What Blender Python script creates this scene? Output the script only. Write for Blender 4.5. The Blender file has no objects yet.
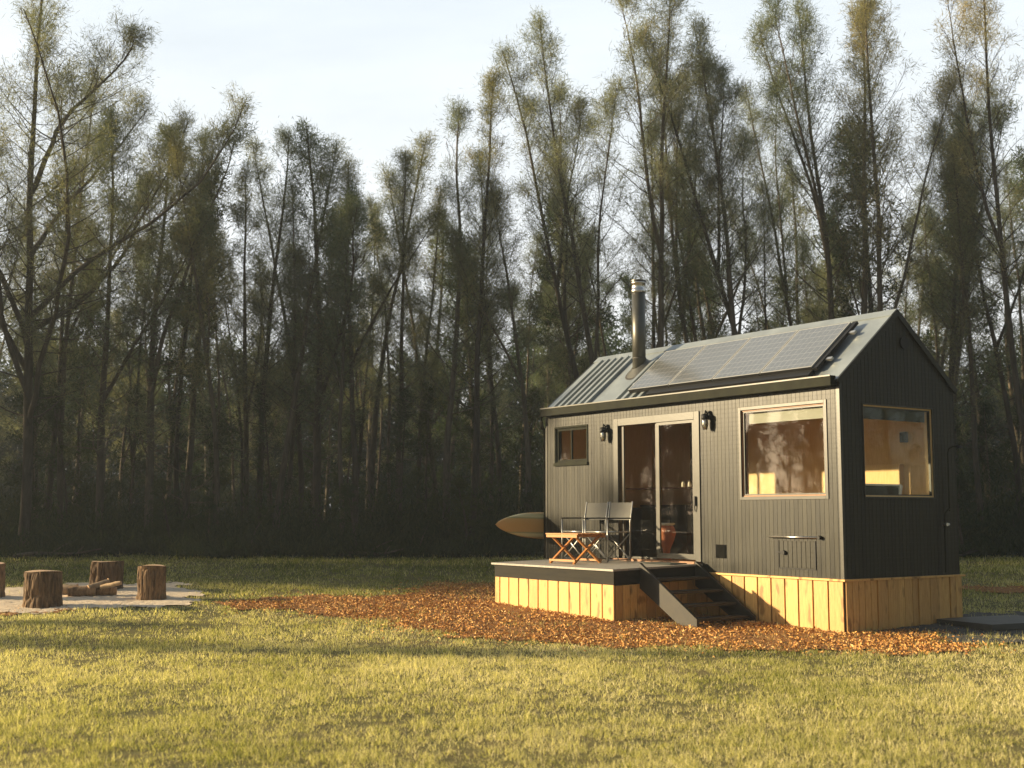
import bpy, math, random
import numpy as np
from mathutils import Vector, Matrix

R = math.radians
random.seed(7)
rng = np.random.default_rng(11)
scene = bpy.context.scene
COL = scene.collection

# ---------------------------------------------------------------- materials
def new_mat(name):
    m = bpy.data.materials.new(name); m.use_nodes = True
    nt = m.node_tree; nt.nodes.clear()
    out = nt.nodes.new('ShaderNodeOutputMaterial')
    return m, nt, out

def ramp(nt, fac, stops):
    r = nt.nodes.new('ShaderNodeValToRGB')
    el = r.color_ramp.elements
    while len(el) < len(stops): el.new(0.5)
    for e, (p, c) in zip(el, stops):
        e.position = p; e.color = (*c, 1)
    nt.links.new(fac, r.inputs[0])
    return r.outputs[0]

def noise(nt, scale, detail=4, rough=0.55, coord=None, stretch=None, dist=0.0):
    n = nt.nodes.new('ShaderNodeTexNoise')
    n.inputs['Scale'].default_value = scale; n.inputs['Detail'].default_value = detail
    n.inputs['Roughness'].default_value = rough; n.inputs['Distortion'].default_value = dist
    if coord is None: coord = tcoord(nt)
    if stretch:
        mp = nt.nodes.new('ShaderNodeMapping'); mp.inputs['Scale'].default_value = stretch
        nt.links.new(coord, mp.inputs[0]); coord = mp.outputs[0]
    nt.links.new(coord, n.inputs['Vector'])
    return n.outputs['Fac']

def tcoord(nt, which='Object'):
    t = nt.nodes.new('ShaderNodeTexCoord'); return t.outputs[which]

def mixc(nt, fac, a, b, mode='MIX'):
    m = nt.nodes.new('ShaderNodeMix'); m.data_type = 'RGBA'; m.blend_type = mode
    for s, v in ((m.inputs[0], fac), (m.inputs[6], a), (m.inputs[7], b)):
        if isinstance(v, (int, float)): s.default_value = v
        elif isinstance(v, tuple): s.default_value = (*v, 1)
        else: nt.links.new(v, s)
    return m.outputs[2]

def math_n(nt, op, a, b=0.0, clamp=False):
    m = nt.nodes.new('ShaderNodeMath'); m.operation = op; m.use_clamp = clamp
    for s, v in ((m.inputs[0], a), (m.inputs[1], b)):
        if isinstance(v, (int, float)): s.default_value = v
        else: nt.links.new(v, s)
    return m.outputs[0]

def attr(nt, name='rnd'):
    a = nt.nodes.new('ShaderNodeAttribute'); a.attribute_name = name; return a.outputs['Fac']

def bsdf(nt, out, color=None, rough=0.6, metal=0.0, spec=0.5, bump=None, bstr=0.3, bdist=0.01):
    b = nt.nodes.new('ShaderNodeBsdfPrincipled')
    for s, v in (('Base Color', color), ('Roughness', rough), ('Metallic', metal), ('Specular IOR Level', spec)):
        if v is None: continue
        if isinstance(v, (int, float)): b.inputs[s].default_value = v
        elif isinstance(v, tuple): b.inputs[s].default_value = (*v, 1)
        else: nt.links.new(v, b.inputs[s])
    if bump is not None:
        bp = nt.nodes.new('ShaderNodeBump'); bp.inputs['Strength'].default_value = bstr
        bp.inputs['Distance'].default_value = bdist
        nt.links.new(bump, bp.inputs['Height']); nt.links.new(bp.outputs[0], b.inputs['Normal'])
    nt.links.new(b.outputs[0], out.inputs[0])
    return b

def simple(name, col, rough=0.6, metal=0.0, var=0.25, scale=6, bstr=0.15, spec=0.5, stretch=None):
    m, nt, out = new_mat(name)
    n = noise(nt, scale, 5, 0.6, stretch=stretch)
    lo = tuple(c*(1-var) for c in col); hi = tuple(min(1, c*(1+var)) for c in col)
    c = ramp(nt, n, [(0.3, lo), (0.7, hi)])
    rr = math_n(nt, 'ADD', math_n(nt, 'MULTIPLY', n, 0.2), rough-0.1)
    bsdf(nt, out, c, rr, metal, spec, bump=noise(nt, scale*8, 3, stretch=stretch), bstr=bstr, bdist=0.004)
    return m

def wood_mat(name, dark, light, knots=True, rough=0.6, var=0.35):
    """grain along local z, tint varied by the per-board attribute"""
    m, nt, out = new_mat(name)
    a = attr(nt)
    co = tcoord(nt)
    vm = nt.nodes.new('ShaderNodeVectorMath'); vm.operation = 'ADD'
    cx = nt.nodes.new('ShaderNodeCombineXYZ')
    nt.links.new(math_n(nt, 'MULTIPLY', a, 37.0), cx.inputs[0]); nt.links.new(math_n(nt, 'MULTIPLY', a, 11.0), cx.inputs[2])
    nt.links.new(co, vm.inputs[0]); nt.links.new(cx.outputs[0], vm.inputs[1])
    g = noise(nt, 9, 6, 0.65, coord=vm.outputs[0], stretch=(6, 6, 0.7), dist=0.6)
    c = ramp(nt, g, [(0.25, dark), (0.5, tuple((d+l)/2 for d, l in zip(dark, light))), (0.75, light)])
    tint = ramp(nt, a, [(0, (1-var, 1-var*1.15, 1-var*1.3)), (1, (1.0, 1.0, 1.0))])
    c = mixc(nt, 1.0, c, tint, 'MULTIPLY')
    if knots:
        k = noise(nt, 3.2, 2, 0.4, coord=vm.outputs[0], stretch=(2.4, 2.4, 1.0))
        kk = ramp(nt, k, [(0.61, (0, 0, 0)), (0.69, (1, 1, 1))])
        c = mixc(nt, kk, c, tuple(d*0.55 for d in dark))
    # weather stain near the ground, irregular
    bsdf(nt, out, c, rough, 0, 0.35, bump=g, bstr=0.25, bdist=0.004)
    return m

M = {}
def clad_mat():
    m, nt, out = new_mat('charred_cladding')
    a = attr(nt); st = noise(nt, 3, 5, 0.6, stretch=(5, 5, 0.35)); bl = noise(nt, 0.8, 5, 0.65, stretch=(1.4, 1.4, .8))
    c = ramp(nt, math_n(nt, 'ADD', math_n(nt, 'MULTIPLY', st, 0.6), math_n(nt, 'MULTIPLY', a, 0.4)), [(0.25, (0.005, 0.0048, 0.002)), (0.75, (0.017, 0.0155, 0.006))])
    r = math_n(nt, 'ADD', math_n(nt, 'ADD', math_n(nt, 'MULTIPLY', a, 0.05), math_n(nt, 'MULTIPLY', st, 0.10)), math_n(nt, 'ADD', math_n(nt, 'MULTIPLY', bl, 0.26), 0.155))
    zz = nt.nodes.new('ShaderNodeSeparateXYZ'); nt.links.new(tcoord(nt), zz.inputs[0])
    gl = math_n(nt, 'LESS_THAN', math_n(nt, 'FRACT', math_n(nt, 'MULTIPLY', zz.outputs[2], 15.5)), 0.12)
    bm = math_n(nt, 'SUBTRACT', noise(nt, 14, 4, 0.6, stretch=(3, 3, 0.25)), math_n(nt, 'MULTIPLY', gl, 0.35))
    bsdf(nt, out, c, r, 0, 0.2, bump=bm, bstr=0.4, bdist=0.004)
    return m
M['cladding'] = clad_mat()
M['trim'] = simple('painted_metal_trim', (0.024, 0.022, 0.013), 0.36, 0, 0.2, 4, 0.08, 0.35)
M['fascia'] = simple('weathered_gutter_metal', (0.016, 0.017, 0.010), 0.8, 0, 0.45, 5, 0.1, 0.14)
M['roof'] = simple('dull_roof_metal', (0.21, 0.235, 0.24), 0.44, 0.3, 0.2, 2.5, 0.05, 0.6)
M['flue'] = simple('flue_steel', (0.09, 0.088, 0.075), 0.42, 0.55, 0.2, 3, 0.08, 0.6)
M['steel'] = simple('bright_steel', (0.62, 0.58, 0.52), 0.28, 1.0, 0.1, 4, 0.05)
M['rubber'] = simple('dark_flashing', (0.03, 0.026, 0.022), 0.7, 0)
M['black'] = simple('black_fittings', (0.010, 0.010, 0.010), 0.55, 0, spec=0.2)
M['white'] = simple('white_fittings', (0.75, 0.73, 0.68), 0.45, 0, 0.06)
M['skirt'] = wood_mat('pine_boards', (0.50, 0.25, 0.06), (0.76, 0.46, 0.145), True, 0.5, 0.3)
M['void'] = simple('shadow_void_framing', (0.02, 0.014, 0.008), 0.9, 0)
M['ply'] = wood_mat('interior_plywood', (0.62, 0.40, 0.15), (0.78, 0.55, 0.26), False, 0.5, 0.12)
M['cedar'] = wood_mat('reveal_timber', (0.20, 0.085, 0.03), (0.34, 0.16, 0.06), False, 0.5, 0.2)
M['decktimber'] = simple('grey_decking', (0.27, 0.25, 0.21), 0.45, 0, 0.2, 5, 0.2, stretch=(1, 6, 1))
M['deckfascia'] = simple('dark_stained_fascia', (0.016, 0.014, 0.009), 0.75, 0, 0.5, 4, 0.2, spec=0.18, stretch=(2, .6, 4))
M['stair'] = simple('dark_stair_timber', (0.024, 0.020, 0.013), 0.55, 0, 0.5, 6, 0.3, spec=0.3)
M['canvas'] = simple('grey_canvas', (0.115, 0.112, 0.098), 0.85, 0, 0.08, 30, 0.2)
M['alu'] = simple('dull_aluminium', (0.38, 0.38, 0.36), 0.38, 0.8, 0.1, 5, 0.05)
M['panelframe'] = simple('panel_frame', (0.34, 0.34, 0.32), 0.45, 0.3, 0.05)
M['teak'] = wood_mat('oiled_table_wood', (0.36, 0.14, 0.035), (0.55, 0.25, 0.07), False, 0.45, 0.2)
M['slab'] = simple('wet_dark_slab', (0.045, 0.046, 0.04), 0.5, 0, 0.3, 5, 0.3)
M['fabricdark'] = simple('dark_green_blanket_and_shaded_blind', (0.02, 0.028, 0.022), 0.9, 0, 0.2, 20)
M['linen'] = simple('white_linen', (0.78, 0.75, 0.68), 0.85, 0, 0.05, 20)
M['terracotta'] = simple('reddish_clay', (0.42, 0.13, 0.06), 0.6, 0, 0.2, 8)
M['curtain'] = simple('brown_cupboard', (0.10, 0.085, 0.055), 0.9, 0, 0.15, 10, stretch=(5, 5, .3))

def glass_mat(name, tint=(0.92, 0.95, 0.93), ior=1.5):
    m, nt, out = new_mat(name)
    geo = nt.nodes.new('ShaderNodeNewGeometry'); dt = nt.nodes.new('ShaderNodeVectorMath'); dt.operation = 'DOT_PRODUCT'
    nt.links.new(geo.outputs['Incoming'], dt.inputs[0]); nt.links.new(geo.outputs['Normal'], dt.inputs[1])
    inv = math_n(nt, 'SUBTRACT', 1.0, math_n(nt, 'ABSOLUTE', dt.outputs['Value']))
    fr = math_n(nt, 'ADD', math_n(nt, 'MULTIPLY', math_n(nt, 'POWER', inv, 5.0), 0.96), 0.04)
    t = nt.nodes.new('ShaderNodeBsdfTransparent'); t.inputs[0].default_value = (*tint, 1)
    g = nt.nodes.new('ShaderNodeBsdfGlossy'); g.inputs['Roughness'].default_value = 0.015
    bp = nt.nodes.new('ShaderNodeBump'); bp.inputs['Strength'].default_value = 0.006; bp.inputs['Distance'].default_value = 0.05
    nt.links.new(noise(nt, 1.4, 2), bp.inputs['Height']); nt.links.new(bp.outputs[0], g.inputs['Normal'])
    mx = nt.nodes.new('ShaderNodeMixShader')
    f2 = math_n(nt, 'MULTIPLY', fr, 1.1, True)
    nt.links.new(f2, mx.inputs[0]); nt.links.new(t.outputs[0], mx.inputs[1]); nt.links.new(g.outputs[0], mx.inputs[2])
    nt.links.new(mx.outputs[0], out.inputs[0])
    return m
M['glass'] = glass_mat('window_glass', (0.85, 0.88, 0.84))
M['screen'] = glass_mat('tinted_door_glass', (0.78, 0.76, 0.66))

def solar_mat():
    m, nt, out = new_mat('solar_cells')
    co = tcoord(nt)
    def lines(sc, axis, thick):
        w = nt.nodes.new('ShaderNodeSeparateXYZ'); nt.links.new(co, w.inputs[0])
        f = math_n(nt, 'FRACT', math_n(nt, 'MULTIPLY', w.outputs[axis], sc))
        return math_n(nt, 'LESS_THAN', f, thick)
    l = math_n(nt, 'MAXIMUM', lines(9.6, 1, 0.07), lines(9.6, 0, 0.07))
    fine = math_n(nt, 'MULTIPLY', lines(38, 1, 0.12), 0.35)
    l = math_n(nt, 'MAXIMUM', l, fine)
    c = mixc(nt, math_n(nt, 'MULTIPLY', l, 0.5), (0.075, 0.078, 0.075), (0.26, 0.26, 0.25))
    bsdf(nt, out, c, 0.22, 0, 1.0)
    return m
M['solar'] = solar_mat()
M['blindcloth'] = simple('grey_blind_cloth', (0.33, 0.31, 0.26), 0.9, 0, 0.05)
M['matt'] = simple('matt_black', (0.008, 0.008, 0.007), 0.95, 0, spec=0.03)

def leaf_mat(name, c1, c2, c3, transl=0.5):
    m, nt, out = new_mat(name)
    oi = nt.nodes.new('ShaderNodeObjectInfo')
    a = attr(nt)
    n = noise(nt, 0.9, 3)
    f = math_n(nt, 'ADD', math_n(nt, 'MULTIPLY', a, 0.35), math_n(nt, 'MULTIPLY', n, 0.65))
    c = ramp(nt, f, [(0.25, c1), (0.52, c2), (0.75, c3)])
    tint = ramp(nt, oi.outputs['Random'], [(0, (0.8, 0.9, 0.85)), (0.5, (1, 1, 1)), (1, (1.25, 1.1, 0.85))])
    c = mixc(nt, 1.0, c, tint, 'MULTIPLY')
    d = nt.nodes.new('ShaderNodeBsdfDiffuse'); t = nt.nodes.new('ShaderNodeBsdfTranslucent')
    nt.links.new(c, d.inputs[0])
    nt.links.new(mixc(nt, 1.0, c, (1.15, 1.12, 0.75), 'MULTIPLY'), t.inputs[0])
    mx = nt.nodes.new('ShaderNodeMixShader'); mx.inputs[0].default_value = transl
    nt.links.new(d.outputs[0], mx.inputs[1]); nt.links.new(t.outputs[0], mx.inputs[2])
    nt.links.new(mx.outputs[0], out.inputs[0])
    return m
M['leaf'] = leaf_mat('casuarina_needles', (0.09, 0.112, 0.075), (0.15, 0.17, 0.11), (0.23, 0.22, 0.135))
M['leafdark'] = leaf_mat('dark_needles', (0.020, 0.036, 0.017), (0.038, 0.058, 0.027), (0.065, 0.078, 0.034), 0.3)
M['leafsunlit'] = leaf_mat('sunlit_needles', (0.15, 0.165, 0.11), (0.23, 0.235, 0.155), (0.34, 0.30, 0.18), 0.45)  # golden copy of the needles with sunlight put into the colour

def bark_mat(name, dark, light, sc=4):
    m, nt, out = new_mat(name)
    oi = nt.nodes.new('ShaderNodeObjectInfo')
    n = noise(nt, sc, 6, 0.7, stretch=(1.6, 1.6, 0.35), dist=0.8)
    c = ramp(nt, n, [(0.3, dark), (0.7, light)])
    c = mixc(nt, 1.0, c, ramp(nt, oi.outputs['Random'], [(0, (0.55, 0.55, 0.55)), (1, (1.3, 1.25, 1.15))]), 'MULTIPLY')
    bsdf(nt, out, c, 0.85, 0, 0.2, bump=n, bstr=0.5, bdist=0.02)
    return m
M['bark'] = bark_mat('grey_bark', (0.035, 0.03, 0.022), (0.12, 0.10, 0.075))
M['stumpbark'] = bark_mat('furrowed_bark', (0.022, 0.012, 0.006), (0.38, 0.24, 0.13), 9)

def cut_mat():
    m, nt, out = new_mat('sawn_end_grain')
    co = tcoord(nt)
    w = nt.nodes.new('ShaderNodeTexWave'); w.wave_type = 'RINGS'; w.rings_direction = 'Z'
    w.inputs['Scale'].default_value = 14; w.inputs['Distortion'].default_value = 2.5; w.inputs['Detail'].default_value = 3
    nt.links.new(co, w.inputs[0])
    c = ramp(nt, w.outputs['Fac'], [(0.1, (0.46, 0.30, 0.17)), (0.8, (0.68, 0.49, 0.31))])
    c = mixc(nt, math_n(nt, 'MULTIPLY', noise(nt, 5, 4), 0.7), c, (0.40, 0.26, 0.15))
    bsdf(nt, out, c, 0.75, 0, 0.2)
    return m
M['cut'] = cut_mat()

def ground_mat():
    m, nt, out = new_mat('turf_soil')
    co = tcoord(nt)
    n1 = noise(nt, 0.45, 5, 0.6, coord=co); n2 = noise(nt, 7, 6, 0.7, coord=co)
    c = ramp(nt, n1, [(0.3, (0.085, 0.095, 0.028)), (0.55, (0.16, 0.145, 0.05)), (0.75, (0.22, 0.175, 0.075))])
    c = mixc(nt, ramp(nt, n2, [(0.35, (0, 0, 0)), (0.7, (0.8, 0.8, 0.8))]), c, (0.11, 0.08, 0.038))
    bsdf(nt, out, c, 0.95, 0, 0.1, bump=n2, bstr=0.8, bdist=0.03)
    return m
M['ground'] = ground_mat()

def patchy(name, c1, c2, c3, sc, bd=0.02):
    m, nt, out = new_mat(name)
    co = tcoord(nt)
    n1 = noise(nt, sc, 6, 0.7, coord=co); n2 = noise(nt, sc*0.12, 3, coord=co)
    c = ramp(nt, n1, [(0.3, c1), (0.5, c2), (0.7, c3)])
    c = mixc(nt, math_n(nt, 'MULTIPLY', n2, 0.4), c, c1)
    bsdf(nt, out, c, 0.9, 0, 0.15, bump=n1, bstr=0.9, bdist=bd)
    return m
M['sand'] = patchy('pale_sand', (0.50, 0.40, 0.29), (0.64, 0.53, 0.39), (0.76, 0.65, 0.49), 18, 0.03)
M['mulchbed'] = patchy('mulch_soil', (0.16, 0.075, 0.028), (0.30, 0.145, 0.05), (0.46, 0.24, 0.08), 30, 0.03)
M['gravel'] = patchy('dark_gravel', (0.035, 0.034, 0.03), (0.09, 0.088, 0.08), (0.2, 0.19, 0.17), 45, 0.03)
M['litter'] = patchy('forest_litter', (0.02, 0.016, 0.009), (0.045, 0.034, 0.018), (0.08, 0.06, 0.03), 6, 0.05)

def blade_mat():
    m, nt, out = new_mat('grass_blades')
    a = attr(nt)
    geo = nt.nodes.new('ShaderNodeNewGeometry')
    n = noise(nt, 0.55, 5, 0.65, coord=geo.outputs['Position'])
    f = math_n(nt, 'ADD', math_n(nt, 'MULTIPLY', a, 0.55), math_n(nt, 'MULTIPLY', n, 0.5))
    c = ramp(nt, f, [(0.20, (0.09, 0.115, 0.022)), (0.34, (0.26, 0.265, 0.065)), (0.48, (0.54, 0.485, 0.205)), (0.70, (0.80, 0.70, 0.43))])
    d = nt.nodes.new('ShaderNodeBsdfDiffuse'); t = nt.nodes.new('ShaderNodeBsdfTranslucent')
    nt.links.new(c, d.inputs[0]); nt.links.new(mixc(nt, 1.0, c, (1.1, 1.15, 0.6), 'MULTIPLY'), t.inputs[0])
    mx = nt.nodes.new('ShaderNodeMixShader'); mx.inputs[0].default_value = 0.42
    nt.links.new(d.outputs[0], mx.inputs[1]); nt.links.new(t.outputs[0], mx.inputs[2])
    nt.links.new(mx.outputs[0], out.inputs[0])
    return m
M['blades'] = blade_mat()

def chips_mat():
    m, nt, out = new_mat('wood_chips')
    a = attr(nt)
    c = ramp(nt, a, [(0.0, (0.17, 0.075, 0.03)), (0.35, (0.42, 0.19, 0.045)), (0.7, (0.62, 0.32, 0.08)), (0.95, (0.70, 0.44, 0.17))])
    bsdf(nt, out, c, 0.7, 0, 0.25)
    return m
M['chips'] = chips_mat()

def board_mat():
    m, nt, out = new_mat('surfboard_resin')
    co = tcoord(nt)
    s = nt.nodes.new('ShaderNodeSeparateXYZ'); nt.links.new(co, s.inputs[0])
    w = math_n(nt, 'ABSOLUTE', s.outputs[2])
    c = ramp(nt, math_n(nt, 'MULTIPLY', w, 4.0), [(0.0, (0.70, 0.40, 0.13)), (0.42, (0.68, 0.42, 0.15)), (0.50, (0.40, 0.38, 0.18)), (0.58, (0.72, 0.66, 0.36)), (0.72, (0.66, 0.60, 0.32)), (0.86, (0.55, 0.34, 0.12))])
    bsdf(nt, out, c, 0.3, 0, 0.5)
    return m
M['board'] = board_mat()

# ---------------------------------------------------------------- mesh helpers
class MB:
    def __init__(s): s.v = []; s.f = []; s.r = []
    def face(s, pts, r=0.5):
        n = len(s.v); s.v += [tuple(p) for p in pts]; s.f.append(tuple(range(n, n+len(pts)))); s.r.append(r)
    def box(s, x0, x1, y0, y1, z0, z1, r=None, mat=None):
        r = random.random() if r is None else r
        n = len(s.v)
        P = [(x, y, z) for z in (z0, z1) for y in (y0, y1) for x in (x0, x1)]
        if mat is not None: P = [tuple(mat @ Vector(p)) for p in P]
        s.v += P
        for q in ((0, 2, 3, 1), (4, 5, 7, 6), (0, 1, 5, 4), (2, 6, 7, 3), (0, 4, 6, 2), (1, 3, 7, 5)):
            s.f.append(tuple(n+i for i in q)); s.r.append(r)
        return s
    def bar(s, p, q, w, d, up=(0, 0, 1), r=None):
        """rectangular bar from p to q"""
        p, q = Vector(p), Vector(q); z = (q-p); L = z.length; z.normalize()
        x = Vector(up).cross(z)
        if x.length < 1e-3: x = Vector((1, 0, 0)).cross(z)
        x.normalize(); y = z.cross(x)
        m = Matrix((x, y, z)).transposed().to_4x4(); m.translation = p
        return s.box(-w/2, w/2, -d/2, d/2, 0, L, r, m)
    def tube(s, pts, rad, n=10, cap=True, r=None):
        r = random.random() if r is None else r
        pts = [Vector(p) for p in pts]
        if isinstance(rad, (int, float)): rad = [rad]*len(pts)
        base = len(s.v)
        for i, p in enumerate(pts):
            t = (pts[min(i+1, len(pts)-1)] - pts[max(i-1, 0)]).normalized()
            x = t.orthogonal().normalized() if abs(t.z) < 0.99 else Vector((1, 0, 0))
            if abs(t.z) < 0.99: x = Vector((0, 0, 1)).cross(t).normalized()
            y = t.cross(x)
            for k in range(n):
                a = 2*math.pi*k/n
                s.v.append(tuple(p + (x*math.cos(a)+y*math.sin(a))*rad[i]))
        for i in range(len(pts)-1):
            for k in range(n):
                a, b = base+i*n+k, base+i*n+(k+1) % n
                s.f.append((a, b, b+n, a+n)); s.r.append(r)
        if cap:
            s.f.append(tuple(base+k for k in reversed(range(n)))); s.r.append(r)
            s.f.append(tuple(base+(len(pts)-1)*n+k for k in range(n))); s.r.append(r)
        return s
    def lathe(s, prof, cx=0, cy=0, n=24, r=0.5):
        return s.tube([(cx, cy, z) for _, z in prof], [max(q, 1e-4) for q, _ in prof], n, True, r)
    def build(s, name, mat, parent=None, bevel=0.0, smooth=False, loc=None):
        me = bpy.data.meshes.new(name); me.from_pydata(s.v, [], s.f)
        at = me.attributes.new('rnd', 'FLOAT', 'FACE'); at.data.foreach_set('value', s.r)
        me.materials.append(mat); me.update()
        if smooth:
            for p in me.polygons: p.use_smooth = len(p.vertices) == 4
        o = bpy.data.objects.new(name, me); COL.objects.link(o)
        if parent: o.parent = parent
        if loc: o.location = loc
        if bevel:
            b = o.modifiers.new('bevel', 'BEVEL'); b.width = bevel; b.segments = 2; b.limit_method = 'ANGLE'
        return o

def np_mesh(name, V, T, mat, rnd=None, smooth=False):
    me = bpy.data.meshes.new(name)
    V = np.asarray(V, np.float32); T = np.asarray(T, np.int32)
    me.vertices.add(len(V)); me.vertices.foreach_set('co', V.ravel())
    me.loops.add(T.size); me.loops.foreach_set('vertex_index', T.ravel())
    me.polygons.add(len(T)); me.polygons.foreach_set('loop_start', np.arange(0, T.size, T.shape[1], dtype=np.int32))
    if smooth: me.polygons.foreach_set('use_smooth', np.ones(len(T), bool))
    if rnd is not None:
        at = me.attributes.new('rnd', 'FLOAT', 'FACE'); at.data.foreach_set('value', np.asarray(rnd, np.float32))
    me.materials.append(mat); me.update(calc_edges=True); me.validate()
    return me

def link(o, parent=None):
    COL.objects.link(o)
    if parent: o.parent = parent
    return o

def tag(o, label, cat, group=None):
    o['label'] = label; o['category'] = cat
    if group: o['group'] = group
    return o

def thing(name, label, cat, loc=(0, 0, 0), rz=0.0, group=None):
    o = bpy.data.objects.new(name, None); o.empty_display_size = 0.2
    o.location = loc; o.rotation_euler = (0, 0, rz)
    link(o); return tag(o, label, cat, group)

def copy_tree(o, parent=None):
    c = o.copy(); COL.objects.link(c)
    if parent:
        c.parent = parent
    for ch in o.children: copy_tree(ch, c)
    return c

# ---------------------------------------------------------------- terrain
_r2 = np.random.default_rng(5)
_W = [( _r2.uniform(0.25, 0.9), _r2.uniform(0, 6.28), _r2.uniform(0, 6.28), _r2.uniform(0.002, 0.006)) for _ in range(7)]
def G(x, y):
    x = np.asarray(x, float); y = np.asarray(y, float)
    t = np.clip(y-14.5, 0, 16.5)
    z = np.where(t < 2, 0.0105*t*t, 0.042*(t-1.0))
    z = np.where(y > 31, 0.651+0.012*np.minimum(y-31, 60), z)
    for k, a, ph, am in _W:
        z = z + am*np.sin(k*2.2*(x*math.cos(a)+y*math.sin(a))+ph)*np.clip((np.abs(y-17)+np.abs(x-4))/12, 0.15, 1)
    return z
def g(x, y): return float(G(x, y))

def grid_sheet(name, xs, ys, zoff, mat, mask=None, kind='structure', label=None, bump=0.0):
    X, Y = np.meshgrid(xs, ys); Z = G(X, Y)+zoff
    if bump: Z = Z+np.random.default_rng(3).normal(0, bump, Z.shape)
    V = np.stack([X.ravel(), Y.ravel(), Z.ravel()], 1)
    nx, ny = len(xs), len(ys)
    i = np.arange(nx-1)[None, :]+np.arange(ny-1)[:, None]*nx
    Q = np.stack([i, i+1, i+1+nx, i+nx], -1).reshape(-1, 4)
    if mask is not None:
        cx = V[Q, 0].mean(1); cy = V[Q, 1].mean(1); Q = Q[mask(cx, cy)]
    me = np_mesh(name, V, Q, mat, smooth=True)
    o = link(bpy.data.objects.new(name, me)); o['kind'] = kind
    return o

def spaced(a, b, fine0, fine1, fs, cs):
    L = list(np.arange(a, fine0, cs))+list(np.arange(fine0, fine1, fs))+list(np.arange(fine1, b+cs, cs))
    return np.array(L)
ground = grid_sheet('ground', spaced(-260, 260, -32, 26, 0.4, 12), spaced(-120, 420, -6, 62, 0.4, 12), 0.0, M['ground'])

def inpoly(P, x, y, wob=0.18, seed=0):
    """even-odd test with an irregular border"""
    r = np.random.default_rng(seed)
    x = x + wob*np.sin(y*4.1+seed)+wob*0.6*np.sin(y*9.7+x*6); y = y + wob*np.sin(x*3.7+seed*2)+wob*0.6*np.sin(x*10.3+y*5)
    c = np.zeros(x.shape, bool); n = len(P)
    for i in range(n):
        x1, y1 = P[i]; x2, y2 = P[(i+1) % n]
        cond = ((y1 > y) != (y2 > y)) & (x < (x2-x1)*(y-y1)/((y2-y1) if y2 != y1 else 1e-9)+x1)
        c ^= cond
    return c
SAND = [(-9.9, 19.1), (-8.6, 18.2), (-7.2, 18.25), (-6.0, 18.5), (-5.2, 19.0), (-4.95, 19.9), (-5.3, 21.2), (-6.2, 22.4), (-7.8, 22.6), (-9.2, 21.6), (-10.2, 20.4)]
MULCH = [(-4.7, 19.2), (-4.2, 18.8), (-3.0, 18.3), (-1.9, 17.4), (-1.1, 16.3), (-0.4, 15.5), (0.6, 14.9), (2.0, 14.45), (3.3, 14.15), (4.6, 13.9),
         (5.1, 14.2), (5.4, 15.2), (5.0, 16.4), (4.2, 16.2), (2.5, 18.2), (1.4, 19.6), (0.0, 21.8), (-0.8, 22.6), (-1.7, 22.2), (-1.4, 20.8), (-2.4, 20.3), (-3.8, 20.2)]
GRAVEL = [(4.6, 15.7), (6.0, 14.9), (8.6, 15.2), (9.2, 17.4), (7.4, 18.4), (6.2, 17.6), (5.2, 16.6)]
MULCH2 = [(7.2, 21.3), (8.8, 20.9), (12, 20.8), (12, 21.9), (9.0, 22.0), (7.4, 22.0)]
MULCH3 = [(-11, 17.5), (-8.9, 17.55), (-7.6, 17.9), (-6.4, 18.25), (-7.2, 18.45), (-8.8, 18.4), (-11, 18.9)]
ALLP = [(SAND, 1), (MULCH, 2), (GRAVEL, 3), (MULCH2, 4), (MULCH3, 5)]
def patch(name, P, seed, mat, zoff, bump, wob=0.18):
    xs = [p[0] for p in P]; ys = [p[1] for p in P]
    return grid_sheet(name, np.arange(min(xs)-.3, max(xs)+.3, 0.07), np.arange(min(ys)-.3, max(ys)+.3, 0.07), zoff, mat,
                      lambda x, y: inpoly(P, x, y, wob, seed), bump=bump)
patch('sand_patch', SAND, 1, M['sand'], 0.016, 0.006)
patch('mulch_bed', MULCH, 2, M['mulchbed'], 0.016, 0.006)
patch('gravel_patch', GRAVEL, 3, M['gravel'], 0.020, 0.006)
patch('mulch_bed', MULCH2, 4, M['mulchbed'], 0.016, 0.006)
patch('mulch_bed', MULCH3, 5, M['mulchbed'], 0.012, 0.006)
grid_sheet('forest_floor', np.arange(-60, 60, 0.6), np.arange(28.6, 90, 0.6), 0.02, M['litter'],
           lambda x, y: y > 28.9+0.5*np.sin(x*0.7)+0.3*np.sin(x*2.1))

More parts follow.
